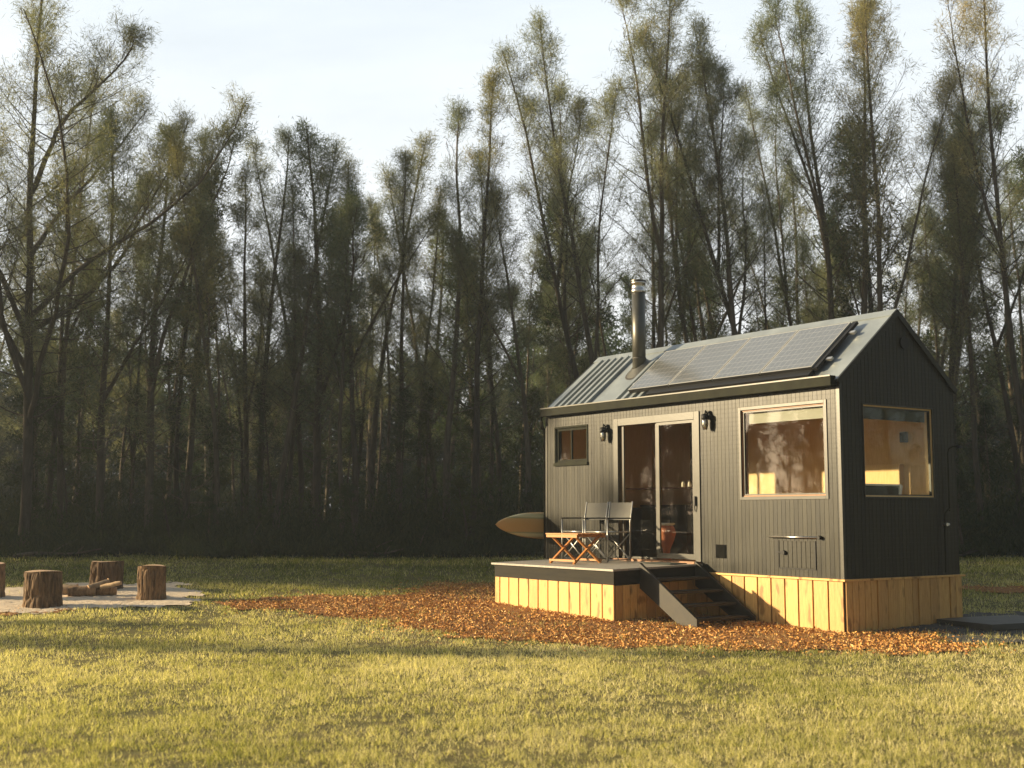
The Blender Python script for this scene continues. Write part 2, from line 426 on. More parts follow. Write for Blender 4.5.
# ---------------------------------------------------------------- grass, chips (uncountable: one object each)
def scatter(n, x0, x1, y0, y1, rg):
    return rg.uniform(x0, x1, n), rg.uniform(y0, y1, n)
def vnoise(x, y, sc, seed):
    r = np.random.default_rng(seed).random((64, 64)); u = x*sc; v = y*sc
    i = np.floor(u).astype(int); j = np.floor(v).astype(int); f = u-i; h = v-j
    f = f*f*(3-2*f); h = h*h*(3-2*h); i %= 64; j %= 64; i2 = (i+1) % 64; j2 = (j+1) % 64
    return (r[i, j]*(1-f)+r[i2, j]*f)*(1-h)+(r[i, j2]*(1-f)+r[i2, j2]*f)*h
def make_grass():
    rg = np.random.default_rng(21)
    Vs = []; Rn = []
    # (y0, y1, blades per m2, height, width)
    for y0, y1, dens, hh, ww in ((5.0, 9.5, 5200, 0.055, 0.0050), (9.5, 13.5, 3600, 0.055, 0.0065), (13.5, 18, 1900, 0.06, 0.009),
                                 (18, 24, 1000, 0.065, 0.013), (24, 31.5, 520, 0.085, 0.019)):
        xm = 0.46*y1+2.2
        n = int(dens*(y1-y0)*2*xm)
        x, y = scatter(n, -xm, xm, y0, y1, rg)
        ok = np.abs(x) < 0.44*y+2.2
        for P, sd in ALLP:
            ins = inpoly(P, x, y, 0.18, sd)
            ok &= ~(ins & (rg.random(n) > (0.11+0.4*(vnoise(x, y, 1.6, 12) > .72) if sd != 1 else 0.02)))
        # house, deck
        C = np.array([4.234, 15.96]); yw = R(34.9354)
        b = (x-C[0])*math.cos(yw)+(y-C[1])*math.sin(yw); a = -(x-C[0])*math.sin(yw)+(y-C[1])*math.cos(yw)
        ok &= ~((a > 0) & (a < 6.4) & (b > 0) & (b < 2.4)); ok &= ~((a > 2.6) & (a < 5.5) & (b > -1.65) & (b < 0.1))
        # patchy thickness: tufts and thin, worn spots
        pn = 2*(vnoise(x, y, 1.1, 1)*.55+vnoise(x, y, 3.1, 2)*.45)-1
        pn2 = 2*(vnoise(x, y, 7.5, 3)*.6+vnoise(x, y, 15, 4)*.4)-1
        ok &= rg.random(n) < 0.68+0.55*pn+0.75*pn2
        x, y, pn, pn2 = x[ok], y[ok], pn[ok], pn2[ok]; n = len(x)
        h = 0.64*hh*rg.gamma(6, 1/6., n)*(1+0.5*pn+0.6*pn2)
        z = G(x, y)-0.004
        az = rg.uniform(0, 2*np.pi, n); lean = rg.uniform(0.1, 1.1, n)
        dx, dy = np.cos(az), np.sin(az)
        w = ww*rg.uniform(0.7, 1.3, n)/2
        fa = rg.uniform(0, np.pi, n); px, py = np.cos(fa)*w, np.sin(fa)*w
        b0 = np.stack([x-px, y-py, z], 1); b1 = np.stack([x+px, y+py, z], 1)
        tip = np.stack([x+dx*h*lean*0.9, y+dy*h*lean*0.9, z+h*np.sqrt(np.maximum(0.15, 1-lean*lean*0.5))], 1)
        Vs.append(np.stack([b0, b1, tip], 1).reshape(-1, 3)); Rn.append(np.clip(rg.normal(0.55, 0.22, n)-0.25*pn2+0.3*(vnoise(x, y, .45, 9)-.5)-.26*np.clip((y-19.5)/3, 0, 1), 0, 1))  # far blades greener near the wood, its shade also put into the tint
    V = np.concatenate(Vs); T = np.arange(len(V)).reshape(-1, 3)
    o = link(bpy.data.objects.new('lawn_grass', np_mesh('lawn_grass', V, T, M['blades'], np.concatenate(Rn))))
    o['kind'] = 'stuff'; o['label'] = 'short patchy grass, straw yellow and green, over the clearing'; o['category'] = 'grass'
make_grass()

def make_chips():
    rg = np.random.default_rng(33)
    Vs = []; Rn = []
    for P, sd, dens in ((MULCH, 2, 1500), (MULCH2, 4, 350), (MULCH3, 5, 330)):
        xs = [p[0] for p in P]; ys = [p[1] for p in P]
        n = int(dens*(max(xs)-min(xs)+1)*(max(ys)-min(ys)+1))
        x, y = scatter(n, min(xs)-.5, max(xs)+.5, min(ys)-.5, max(ys)+.5, rg)
        ins = inpoly(P, x, y, 0.22, sd) | (inpoly(P, x+rg.normal(0, .5, n), y+rg.normal(0, .35, n), 0.3, sd) & (rg.random(n) < 0.45))
        thin = 0.08+1.55*vnoise(x, y, 1.3, 8)*vnoise(x, y, 4.2, 6)**.5
        ins &= rg.random(n) < thin
        x, y = x[ins], y[ins]; n = len(x)
        z = G(x, y)+rg.uniform(0.018, 0.04, n)
        L = rg.gamma(3, 0.0052, n)[:, None]; w = rg.uniform(0.005, 0.013, n)[:, None]
        az = rg.uniform(0, 6.28, n); el = rg.normal(0, 0.5, n)
        u = np.stack([np.cos(az)*np.cos(el), np.sin(az)*np.cos(el), np.sin(el)], 1)
        t = rg.normal(0, 1, (n, 3)); t[:, 2] *= 0.6; v = np.cross(u, t); v /= np.linalg.norm(v, axis=1)[:, None]+1e-9
        c = np.stack([x, y, z], 1)
        Vs.append(np.stack([c-u*L-v*w*.4, c-u*L*.2-v*w, c+u*L, c+v*w], 1).reshape(-1, 3)); Rn.append(rg.random(n))
    V = np.concatenate(Vs); T = np.arange(len(V)).reshape(-1, 4)
    o = link(bpy.data.objects.new('wood_chip_mulch', np_mesh('wood_chip_mulch', V, T, M['chips'], np.concatenate(Rn))))
    o['kind'] = 'stuff'; o['label'] = 'loose orange wood chips and dry leaves around the cabin'; o['category'] = 'mulch'
make_chips()

# ---------------------------------------------------------------- the cabin
YAW = R(34.9354); CX, CY = 4.234, 15.96
def HW(a, b, z=0.0):   # house coordinates to world: a along the long wall, b through the house
    return (CX-math.sin(YAW)*a+math.cos(YAW)*b, CY+math.cos(YAW)*a+math.sin(YAW)*b, z)
L_, W_ = 6.38, 2.4
ZC, ZT, ZR = 0.717, 3.19, 4.307
cabin = thing('tiny_house', 'dark clad tiny house with a gabled metal roof, flue and solar panels', 'tiny house', HW(0, 0), YAW)
def hb(mb, a0, a1, b0, b1, z0, z1, r=None): mb.box(b0, b1, a0, a1, z0, z1, r)

def clad(plane, s0, s1, topf, openings, pitch=0.0745, groove=0.005, depth=0.004):
    """board-and-groove wall. plane: 'front' (s=a, at b=0) or 'gable' (s=b, at a=0)"""
    mb = MB()
    def put(s, o, z): mb.v.append((o, s, z) if plane in ('front',) else (s, o, z)); return len(mb.v)-1
    edges = [s0]
    for (p, q, _, _) in openings: edges += [p, q]
    edges.append(s1)
    cuts = set(round(e, 4) for e in edges)
    s = s0
    while s < s1:
        cuts.add(round(min(s1, s), 4)); cuts.add(round(min(s1, s+pitch-groove), 4)); s += pitch
    cuts = sorted(cuts)
    for i in range(len(cuts)-1):
        p, q = cuts[i], cuts[i+1]
        if q-p < 1e-4: continue
        mid = (p+q)/2
        ph = ((mid-s0) % pitch)
        off = depth if ph > pitch-groove else 0.0
        zs = [(ZC, None)]
        blocked = sorted([(o[2], o[3]) for o in openings if o[0] < mid < o[1]])
        segs = []; z = ZC-0.02
        for (za, zb) in blocked: segs.append((z, za, False)); z = zb
        segs.append((z, 0, True))
        rr = (math.floor((mid-s0)/pitch)*0.618) % 1
        for (za, zb, top) in segs:
            t0, t1 = (topf(p), topf(q)) if top else (zb, zb)
            ids = [put(p, off, za), put(q, off, za), put(q, off, t1), put(p, off, t0)]
            mb.f.append(tuple(ids) if plane != 'front' else tuple(reversed(ids))); mb.r.append(rr)
            if off:  # groove cheeks
                for sx, tt in ((p, t0), (q, t1)):
                    ids = [put(sx, 0, za), put(sx, depth, za), put(sx, depth, tt), put(sx, 0, tt)]
                    mb.f.append(tuple(ids)); mb.r.append(rr)
    return mb

FW = (0.251, 1.767, 1.777, 2.996)     # big front window (a0,a1,z0,z1)
DR = (2.66, 4.50, 0.84, 2.975)        # sliding door
SW = (5.25, 6.10, 2.40, 2.98)         # small window
GW = (0.45, 1.90, 1.765, 2.98)        # gable window (b0,b1,z0,z1)
wf = clad('front', 0.0, L_, lambda s: ZT+0.05, [FW, DR, SW]).build('wall', M['cladding'], cabin)
sl = (ZR-3.32)/1.2
gt = lambda s: (3.32+sl*s if s < 1.2 else 3.32+sl*(2.4-s))-0.012
wg = clad('gable', 0.0, W_, gt, [GW]).build('wall', M['cladding'], cabin)
wg['label'] = 'shaded dark end wall of the cabin'
mb = MB()   # far long wall and far end wall
mb.face([(W_, 0, ZC-.02), (W_, L_, ZC-.02), (W_, L_, ZT+.12), (W_, 0, ZT+.12)])
mb.build('wall', M['cladding'], cabin)
mb = MB()
mb.face([(0, L_, ZC-.02), (0, L_, 3.30), (1.2, L_, ZR-.02), (W_, L_, 3.30), (W_, L_, ZC-.02)])
mb.build('wall', M['cladding'], cabin)
# corner trims
mb = MB(); hb(mb, -0.006, 0.045, -0.006, 0.0, ZC, ZT); hb(mb, -0.006, 0.0, 0.0, 0.04, ZC, ZT+.1); mb.build('corner_trim', M['trim'], cabin)
mb = MB(); hb(mb, L_-0.04, L_+0.006, -0.006, 0.0, ZC, ZT); mb.build('corner_trim', M['trim'], cabin)
# inside lining
mb = MB()
zi0, zi1 = ZC+0.09, 3.12
b0, b1, a0, a1 = 0.10, 2.30, 0.10, 6.28
mb.face([(b1, a0, zi0), (b1, a1, zi0), (b1, a1, zi1), (b1, a0, zi1)], .4)
mb.face([(b0, a0, zi0), (b1, a0, zi0), (b1, a1, zi0), (b0, a1, zi0)], .2)
mb.face([(b0, a0, zi1), (b1, a0, zi1), (b1, a1, zi1), (b0, a1, zi1)], .8)
mb.face([(b0, a1, zi0), (b1, a1, zi0), (b1, a1, zi1), (b0, a1, zi1)], .6)
def lining(plane, s0, s1, o, ops):
    cuts = sorted(set([s0, s1]+[e for q in ops for e in q[:2]]))
    for p, q in zip(cuts[:-1], cuts[1:]):
        z = zi0
        for (za, zb) in sorted([(w[2], w[3]) for w in ops if w[0] < (p+q)/2 < w[1]])+[(zi1, zi1)]:
            if za > z:
                pts = [(p, z), (q, z), (q, za), (p, za)]
                mb.face([(o, s, zz) if plane == 'front' else (s, o, zz) for s, zz in pts], .5)
            z = zb
lining('front', a0, a1, b0, [FW, DR, SW]); lining('gable', b0, b1, a0, [GW])
mb.build('interior_lining', M['ply'], cabin)

def reveal(plane, win, mat, r=0.5, d=0.112):
    s0, s1, z0, z1 = win; mb = MB(); t = 0.022
    f = (lambda p, q, za, zb: mb.box(0.012, d, p, q, za, zb, r)) if plane == 'front' else (lambda p, q, za, zb: mb.box(p, q, 0.012, d, za, zb, r))
    f(s0, s0+t, z0, z1); f(s1-t, s1, z0, z1); f(s0+t, s1-t, z0, z0+t); f(s0+t, s1-t, z1-t, z1)
    return mb.build('reveal', mat, cabin)
reveal('front', FW, M['cedar']); reveal('gable', GW, M['ply'], 0.9)

def window(plane, win, fw, casing, glass='glass', mull=None, proud=0.012, fm='trim'):
    s0, s1, z0, z1 = win
    mb = MB()
    f = (lambda p, q, o0, o1, za, zb: mb.box(o0, o1, p, q, za, zb, .5)) if plane == 'front' else (lambda p, q, o0, o1, za, zb: mb.box(p, q, o0, o1, za, zb, .5))
    c = casing
    f(s0-c, s0+0.004, -proud, 0.008, z0-c, z1+c); f(s1-0.004, s1+c, -proud, 0.008, z0-c, z1+c)
    f(s0+0.004, s1-0.004, -proud, 0.008, z0-c, z0+0.004); f(s0+0.004, s1-0.004, -proud, 0.008, z1-0.004, z1+c)
    w = mb.build('window', M[fm], cabin, bevel=0.002)
    mb = MB(); i0, i1, j0, j1 = s0+0.024, s1-0.024, z0+0.024, z1-0.024
    f(i0, i0+fw, .02, .055, j0, j1); f(i1-fw, i1, .02, .055, j0, j1)
    f(i0+fw, i1-fw, .02, .055, j0, j0+fw); f(i0+fw, i1-fw, .02, .055, j1-fw, j1)
    if mull: f(mull-fw/2, mull+fw/2, .02, .055, j0+fw, j1-fw)
    fr = mb.build('frame', M[fm], w)
    mb = MB()
    pts = [(i0+fw*.5, j0+fw*.5), (i1-fw*.5, j0+fw*.5), (i1-fw*.5, j1-fw*.5), (i0+fw*.5, j1-fw*.5)]
    pts = pts[::-1] if plane == 'front' else pts
    mb.face([(0.037, s, z) if plane == 'front' else (s, 0.037, z) for s, z in pts])
    mb.build('pane', M[glass], w)
    return w
w1 = window('front', FW, 0.018, 0.04); w1['label'] = 'large square window in the sunlit long wall'
w2 = window('gable', GW, 0.014, 0.012); w2['label'] = 'window in the shaded end wall showing pale plywood inside'
w3 = window('front', SW, 0.024, 0.026, mull=5.70, fm='fascia'); w3['label'] = 'small two-pane window high near the far end'
reveal('front', SW, M['fascia'], .5)
# sill under small window
mb = MB(); hb(mb, SW[0]-.03, SW[1]+.03, -0.03, -0.0125, SW[2]-.055, SW[2]-.008); mb.build('sill', M['fascia'], cabin)
# blinds
mb = MB(); hb(mb, .30, 1.70, 0.075, 0.105, 2.80, 2.965); bl = mb.build('blind', M['blindcloth'], cabin); bl['label'] = 'pale roller blind at the top of the large window'
mb = MB(); mb.box(.50, 1.84, 0.075, 0.105, 2.80, 2.955); bl = mb.build('blind', M['fabricdark'], cabin); bl['label'] = 'rolled blind in the end wall window, shade put into its colour'  # same blind as the long wall's, its shade put into darker cloth
# sliding door
s0, s1, z0, z1 = DR
mb = MB()
for p, q, za, zb in ((s0-.06, s0+.05, z0, z1+.07), (s1-.05, s1+.06, z0, z1+.07), (s0+.05, s1-.05, z1-.045, z1+.07)):
    hb(mb, p, q, -0.016, 0.06, za, zb, .5)
door = mb.build('sliding_door', M['trim'], cabin, bevel=0.003)
mb = MB()
for p, q in ((3.545, 3.61), (4.36, 4.40)): hb(mb, p, q, 0.03, 0.055, z0+.04, z1-.05, .5)
hb(mb, 3.61, 4.45, 0.03, 0.055, z0+.02, z0+.05, .5)
mb.build('frame', M['trim'], door)
mb = MB()
for p, q in ((2.712, 2.76), (3.49, 3.545)): hb(mb, p, q, -0.004, 0.026, z0+.04, z1-.05, .5)
hb(mb, 2.76, 3.49, -0.004, 0.026, z0+.04, z0+.12, .5); hb(mb, 2.76, 3.49, -0.004, 0.026, z1-.09, z1-.05, .5)
mb.build('door_leaf', M['trim'], door)
mb = MB(); mb.face([(0.012, 2.75, z0+.1), (0.012, 3.5, z0+.1), (0.012, 3.5, z1-.08), (0.012, 2.75, z1-.08)][::-1]); mb.build('pane', M['screen'], door)
mb = MB(); mb.face([(0.042, 3.6, z0+.04), (0.042, 4.45, z0+.04), (0.042, 4.45, z1-.05), (0.042, 3.6, z1-.05)][::-1]); mb.build('pane', M['glass'], door)
mb = MB(); hb(mb, 2.676, 2.700, -0.045, -0.02, 1.66, 1.80); mb.tube([(-.045, 2.688, 1.66), (-.03, 2.688, 1.58)], .008); mb.build('handle', M['black'], door)
mb = MB(); hb(mb, s0-.05, s1+.02, -0.14, 0.1, z0-.018, z0+.018, .6); mb.build('sill', M['cedar'], door)
# brown panel and cupboard seen through the door
mb = MB(); hb(mb, 4.1, 5.0, 2.05, 2.295, zi0, 3.05, .3); hb(mb, 5.0, 6.2, 1.95, 2.295, zi0, 1.7, .6); mb.build('cupboard', M['curtain'], cabin)
mb = MB(); hb(mb, 5.3, 6.2, 1.2, 1.85, zi0, 1.65, .3); mb.build('kitchen_counter', M['fabricdark'], cabin)
mb = MB(); hb(mb, 3.62, 6.0, 1.45, 1.62, 1.965, 1.99, .3); shelf = mb.build('shelf', M['cedar'], cabin)
# added pale panel shaped as the sunlit patch; wall light inside gable room
mb = MB(); hb(mb, 0.80, 1.75, 2.20, 2.296, 1.5, 2.26, .95); mb.build('sun_patch_panel', M['ply'], cabin, bevel=.004)
mb = MB(); hb(mb, 0.70, 0.80, 2.22, 2.296, 2.57, 2.72); mb.build('reading_light', M['black'], cabin, bevel=.01)

# roof: ribbed sheet with flat flashings
def roof_half(side):
    mb = MB(); th = 0.03
    cuts = []
    def flat(p, q): cuts.append((p, q, 0))
    def ribs(p, q):
        n = round((q-p)/0.19); w = (q-p)/n
        for i in range(n): cuts.append((p+i*w, p+i*w+w*.56, 0)); cuts.append((p+i*w+w*.56, p+(i+1)*w, 1))
    flat(-0.02, 3.78); ribs(3.78, 4.55); flat(4.55, 5.12); ribs(5.12, 6.18); flat(6.18, L_+0.03)
    n = Vector((-sl, 0, 1)).normalized() if side == 0 else Vector((sl, 0, 1)).normalized()
    be = -0.055
    def P(a, b, h):
        z = 3.32+sl*b
        p = Vector((b, a, z))+Vector((-sl, 0, 1)).normalized()*h
        if side: p.x = 2.4-p.x
        return tuple(p)
    for (p, q, k) in cuts:
        bt = 0.90 if p < 4.5 else 1.07
        if k == 0:
            mb.face([P(p, be, 0), P(q, be, 0), P(q, 1.2, 0), P(p, 1.2, 0)])
        else:
            hgt = 0.048; i = (q-p)*.06
            mb.face([P(p, be, 0), P(p+i, be, hgt), P(p+i, bt, hgt), P(p, bt, 0)])
            mb.face([P(p+i, be, hgt), P(q-i, be, hgt), P(q-i, bt, hgt), P(p+i, bt, hgt)])
            mb.face([P(q-i, be, hgt), P(q, be, 0), P(q, bt, 0), P(q-i, bt, hgt)])
            mb.face([P(p, be, 0), P(q, be, 0), P(q-i, be, hgt), P(p+i, be, hgt)])
            mb.face([P(p, bt, 0), P(q, bt, 0), P(q-i, bt, hgt), P(p+i, bt, hgt)])
            mb.face([P(p, bt, 0), P(q, bt, 0), P(q, 1.2, 0), P(p, 1.2, 0)])
    return mb
roof = roof_half(0).build('roof', M['roof'], cabin)
roof_half(1).build('roof', M['roof'], cabin)
# ridge capping
mb = MB()
def RP(a, b, h):
    p = Vector((b, a, 3.32+sl*b))+Vector((-sl, 0, 1)).normalized()*h
    return tuple(p)
def mir(p): return (2.4-p[0], p[1], p[2])
for f in (lambda p: p, mir):
    mb.face([f(RP(-.02, 1.08, .012)), f(RP(L_+.03, 1.08, .012)), f(RP(L_+.03, 1.2, .012)), f(RP(-.02, 1.2, .012))])
    mb.face([f(RP(-.02, 1.08, .012)), f(RP(L_+.03, 1.08, .012)), f(RP(L_+.03, 1.08, .001)), f(RP(-.02, 1.08, .001))])
mb.build('ridge_cap', M['roof'], roof)
# barge boards at the gable ends
for aa, ab in ((-0.035, -0.004), (L_+.004, L_+.035)):
    mb = MB()
    for f in (lambda p: p, mir):
        q = [RP(aa, -.06, .004), RP(aa, 1.2, .004), RP(aa, 1.2, -.07), RP(aa, -.06, -.07)]
        q2 = [(x, ab, z) for x, _, z in q]
        q = [f(p) for p in q]; q2 = [f(p) for p in q2]
        mb.face(q); mb.face(q2)
        for i in range(4): mb.face([q[i], q[(i+1) % 4], q2[(i+1) % 4], q2[i]])
    mb.build('barge_board', M['cladding'], cabin)
# fascia / gutter
mb = MB()
hb(mb, 0.03, L_-.01, -0.125, -0.02, 3.195, 3.33, .5)
gut = mb.build('gutter', M['fascia'], cabin, bevel=.006)
mb = MB(); hb(mb, 0.03, L_-.01, -0.137, -0.1255, 3.318, 3.336, .5); mb.build('gutter_lip', M['trim'], gut)
mb = MB(); mb.tube([(-.07, L_+.03, 3.2), (-.07, L_+.04, 3.10), (-.03, L_+.075, 3.02), (.04, L_+.075, 2.95), (.05, L_+.075, 0.8)], .035, 10)
mb.build('downpipe', M['fascia'], cabin, smooth=True)
# solar panels
for k in range(4):
    q0 = 0.48+k*0.944; q1 = q0+0.925
    mb = MB()
    A, B = 0.10, 0.92
    def slab(a_0, a_1, b_0, b_1, h0, h1):
        P = [RP(a_0, b_0, h0), RP(a_1, b_0, h0), RP(a_1, b_1, h0), RP(a_0, b_1, h0)]; Q = [RP(a_0, b_0, h1), RP(a_1, b_0, h1), RP(a_1, b_1, h1), RP(a_0, b_1, h1)]
        mb.face(P[::-1]); mb.face(Q)
        for i in range(4): mb.face([P[i], P[(i+1) % 4], Q[(i+1) % 4], Q[i]])
    slab(q0, q1, A, B, .082, .117)
    sp = mb.build('solar_panel', M['panelframe'], cabin)
    mb = MB(); mb.face([RP(q0+.02, A+.015, .119), RP(q1-.02, A+.015, .119), RP(q1-.02, B-.015, .119), RP(q0+.02, B-.015, .119)]); mb.build('cells', M['solar'], sp)
    mb = MB(); slab(q0+.004, q1-.004, A-.004, A+.004, .05, .115); mb.build('skirt', M['black'], sp)
for bb in (.28, .76):
    mb = MB(); slab(0.30, 4.35, bb-.02, bb+.02, .044, .08); rr = mb.build('mounting_rail', M['alu'], cabin)
mb = MB(); slab(0.47, 3.74, .0, .095, .004, .075); mb.build('panel_shade_strip', M['black'], cabin)  # added black strip standing for the shade below the panels' lower edge
# dark edge tray beside the last panel
mb = MB(); slab(0.40, 0.478, .10, .95, .05, .095); mb.build('rail_cover', M['black'], cabin)
# flue
fa, fb = 4.74, 0.70
flue = MB().lathe([(.110, 3.86), (.110, 5.19)], fb, fa, 28).build('flue', M['flue'], cabin, smooth=True)
m_ = MB().lathe([(.112, 5.185), (.119, 5.20), (.119, 5.235), (.112, 5.24), (.112, 5.33), (.121, 5.335), (.121, 5.36), (.112, 5.365)], fb, fa, 28)
m_.build('cowl', M['steel'], flue, smooth=True)
MB().lathe([(.100, 5.366), (.128, 5.372), (.128, 5.392), (.05, 5.41)], fb, fa, 28).build('cap', M['flue'], flue)
MB().lathe([(.113, 4.08), (.115, 4.085), (.115, 4.10), (.113, 4.105)], fb, fa, 28).build('band', M['rubber'], flue)
mb = MB()   # flashing cone that follows the roof
n = 28; base = []; top = []
for k in range(n):
    t = 2*math.pi*k/n
    x = fb+.19*math.cos(t); y = fa+.23*math.sin(t)
    base.append((x, y, 3.32+sl*x+.012)); top.append((fb+.114*math.cos(t), fa+.114*math.sin(t), 3.86+.15+.10*math.cos(t)))
for k in range(n): mb.face([base[k], base[(k+1) % n], top[(k+1) % n], top[k]])
mb.build('flashing', M['flue'], flue)
mb = MB()
b2 = [(x+(x-fb)*.12, y+(y-fa)*.12, 3.32+sl*(x+(x-fb)*.12)+.006) for x, y, z in base]
for k in range(n): mb.face([b2[k], b2[(k+1) % n], base[(k+1) % n], base[k]])
mb.build('flashing_rim', M['rubber'], flue)

# wall lamps
def wall_lamp(a, z):
    mb = MB(); mb.box(-.028, -.006, a-.045, a+.045, z-.02, z+.10)
    root = mb.build('wall_lamp', M['black'], cabin, bevel=.006)
    mb = MB(); mb.tube([(-.02, a, z+.05), (-.07, a, z+.10), (-.085, a, z+.05)], .012, 8); mb.build('arm', M['black'], root, smooth=True)
    MB().lathe([(.03, z+.055), (.048, z+.045), (.052, z+.0), (.053, z-.015)], -.085, a, 16).build('hood', M['black'], root, smooth=True)
    MB().lathe([(.036, z-.016), (.041, z-.06), (.039, z-.13), (.03, z-.165), (.006, z-.17)], -.085, a, 16).build('lamp_shade', M['steel'], root, smooth=True)
    mb = MB()
    for k in range(6):
        t = k*math.pi/3; c, s_ = math.cos(t), math.sin(t)
        mb.tube([(-.085+0.046*c, a+0.046*s_, z-.01), (-.085+0.048*c, a+0.048*s_, z-.10), (-.085+0.028*c, a+0.028*s_, z-.178)], .004, 5)
    mb.build('guard', M['black'], root)
wall_lamp(4.73, 2.87); wall_lamp(2.40, 2.93)
# vent, hatch, bar
mb = MB(); hb(mb, 2.10, 2.30, -.012, 0, .92, 1.11)
vt = mb.build('vent', M['matt'], cabin, bevel=.002)
mb = MB()
for k in range(6): hb(mb, 2.115, 2.285, -.018, -.012, .935+k*.028, .947+k*.028)
mb.build('louvre', M['matt'], vt)
mb = MB()
for k in range(8): hb(mb, .472+k*.0775, .472+k*.0775+.071, -.005, -.001, .83, 1.185, .5)
hat = mb.build('hatch', M['cladding'], cabin, bevel=.002)
mb = MB(); hb(mb, .452, .468, -.012, -.001, .82, 1.19); hb(mb, .452, 1.10, -.009, -.001, .812, .826); hb(mb, 1.094, 1.10, -.009, -.001, .826, 1.19); mb.build('seal', M['black'], hat)
mb = MB(); mb.tube([(-.008, 1.0, 1.03), (-.04, 1.0, 1.03)], .03, 14); mb.bar((-.03, 1.0, 1.03), (-.03, 1.14, 1.035), .012, .02); mb.build('handle', M['black'], hat)
mb = MB(); mb.tube([(-.035, .40, 1.237), (-.035, 1.24, 1.237)], .013, 10); brb = mb.build('towel_bar', M['steel'], cabin, smooth=True)
mb = MB(); mb.tube([(-.0, .37, 1.237), (-.05, .37, 1.237)], .026, 12); mb.build('bracket', M['black'], brb)
mb = MB(); mb.tube([(-.0, 1.23, 1.237), (-.03, 1.23, 1.237)], .012, 8); mb.build('bracket', M['black'], brb)
# gable round vent
mb = MB(); mb.tube([(1.33, -.001, 3.86), (1.33, -.03, 3.86)], .085, 20); mb.build('vent', M['black'], cabin)
# outdoor shower on the end wall
mb = MB(); mb.tube([(2.02, -.05, .75), (2.04, -.05, 1.55), (2.16, -.05, 1.62)], .012, 8)
mb.tube([(2.15, -.05, 1.58), (2.16, -.05, 2.38), (2.17, -.06, 2.44), (2.20, -.10, 2.47), (2.26, -.16, 2.48)], .011, 8)
sh = mb.build('shower_pipe', M['fascia'], cabin, smooth=True)
mb = MB(); mb.tube([(2.26, -.16, 2.485), (2.265, -.165, 2.45)], [.015, .05], 16); mb.build('shower_head', M['black'], sh)
mb = MB(); mb.tube([(2.03, -.05, 1.40), (2.12, -.06, 1.40)], .016, 8); mb.tube([(2.04, -.03, 1.40), (2.04, -.09, 1.40)], .025, 10); mb.build('tap', M['steel'], sh)
# timber skirting boards and their top rail
def gz(a, b): x, y, _ = HW(a, b); return g(x, y)
mb = MB(); p = 0.0; k = 0
while p < L_-.05:
    w = .232+.02*random.random(); q = min(p+w, L_)
    hb(mb, p+.002, q-.018, -.028, -.004-.004*random.random(), gz(p, 0)-.06, ZC-.032); p = q+.004
mb.build('skirting', M['skirt'], cabin, bevel=.003)
mb = MB(); p = 0.0
while p < W_-.03:
    w = random.choice((.12, .2, .24, .16)); q = min(p+w, W_)
    o = random.choice((0, .0, .014))
    mb.box(p+.002, q-.006, -.03-o, -.006-o, gz(0, p)-.06, ZC-.032); p = q
s2 = mb.build('skirting', M['skirt'], cabin, bevel=.003)
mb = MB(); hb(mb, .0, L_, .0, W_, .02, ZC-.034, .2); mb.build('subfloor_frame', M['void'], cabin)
mb = MB(); hb(mb, -.055, L_+.03, -.055, -.001, ZC-.03, ZC-.003, 1); mb.box(-.001, W_+.05, -.055, -.001, ZC-.031, ZC-.004, 1); mb.build('rail', M['skirt'], cabin, bevel=.003)

# cushion, pillow and jars inside (things of their own)
def rot_h(o): o.rotation_euler = (0, 0, YAW); return o
t = thing('cushion', 'dark padded bolster with white edging, seen inside the end wall window', 'cushion', HW(0.36, 1.0, 1.55), YAW)
mb = MB(); mb.box(-.56, .56, -.05, .05, 0, .37); mb.build('cushion_cover', M['fabricdark'], t, bevel=.03)
mb = MB(); mb.box(-.57, .60, -.055, .055, .372, .40); mb.bar((.60, 0, .39), (.50, 0, .0), .05, .12, up=(0, 1, 0)); mb.build('piping', M['linen'], t, bevel=.008)
t = thing('bed', 'low bed with dark blanket inside the window end of the cabin', 'bed', HW(1.15, 1.3, zi0), YAW)
mb = MB(); mb.box(-.9, .9, -.6, .6, 0, .65); mb.build('bed_base', M['ply'], t)
mb = MB(); mb.box(-.9, .9, -.6, .6, .652, .86); mb.build('mattress', M['linen'], t, bevel=.04)
mb = MB(); mb.box(-.91, .7, -.61, .61, .70, .885); mb.build('blanket', M['fabricdark'], t, bevel=.04)
for k in range(10):
    o = MB().lathe([(.028, 0), (.03, .005), (.03, .06), (.022, .072), (.022, .085), (.001, .086)], 0, 0, 12).build('jar', M['white'], None)
    o.location = HW(4.62-k*.155-(0.05 if k > 2 else 0), 1.53, 1.9905); rot_h(o)
    tag(o, 'small white jar in the row on the shelf behind the glass door', 'jar', 'white jars in a row on the shelf')
# vase on the sill by the door
vz = .83
t = thing('vase', 'tall reddish clay vase with a pale rim just inside the cabin doorway', 'vase', HW(3.72, 0.33, zi0+.0), YAW)
MB().lathe([(.07, 0), (.075, .02), (.05, .10), (.06, .2), (.12, .34), (.15, .44), (.13, .52), (.10, .56)], 0, 0, 28).build('vase_body', M['terracotta'], t, smooth=True)
MB().lathe([(.10, .56), (.135, .575), (.14, .59), (.11, .60)], 0, 0, 28).build('rim', M['linen'], t, smooth=True)

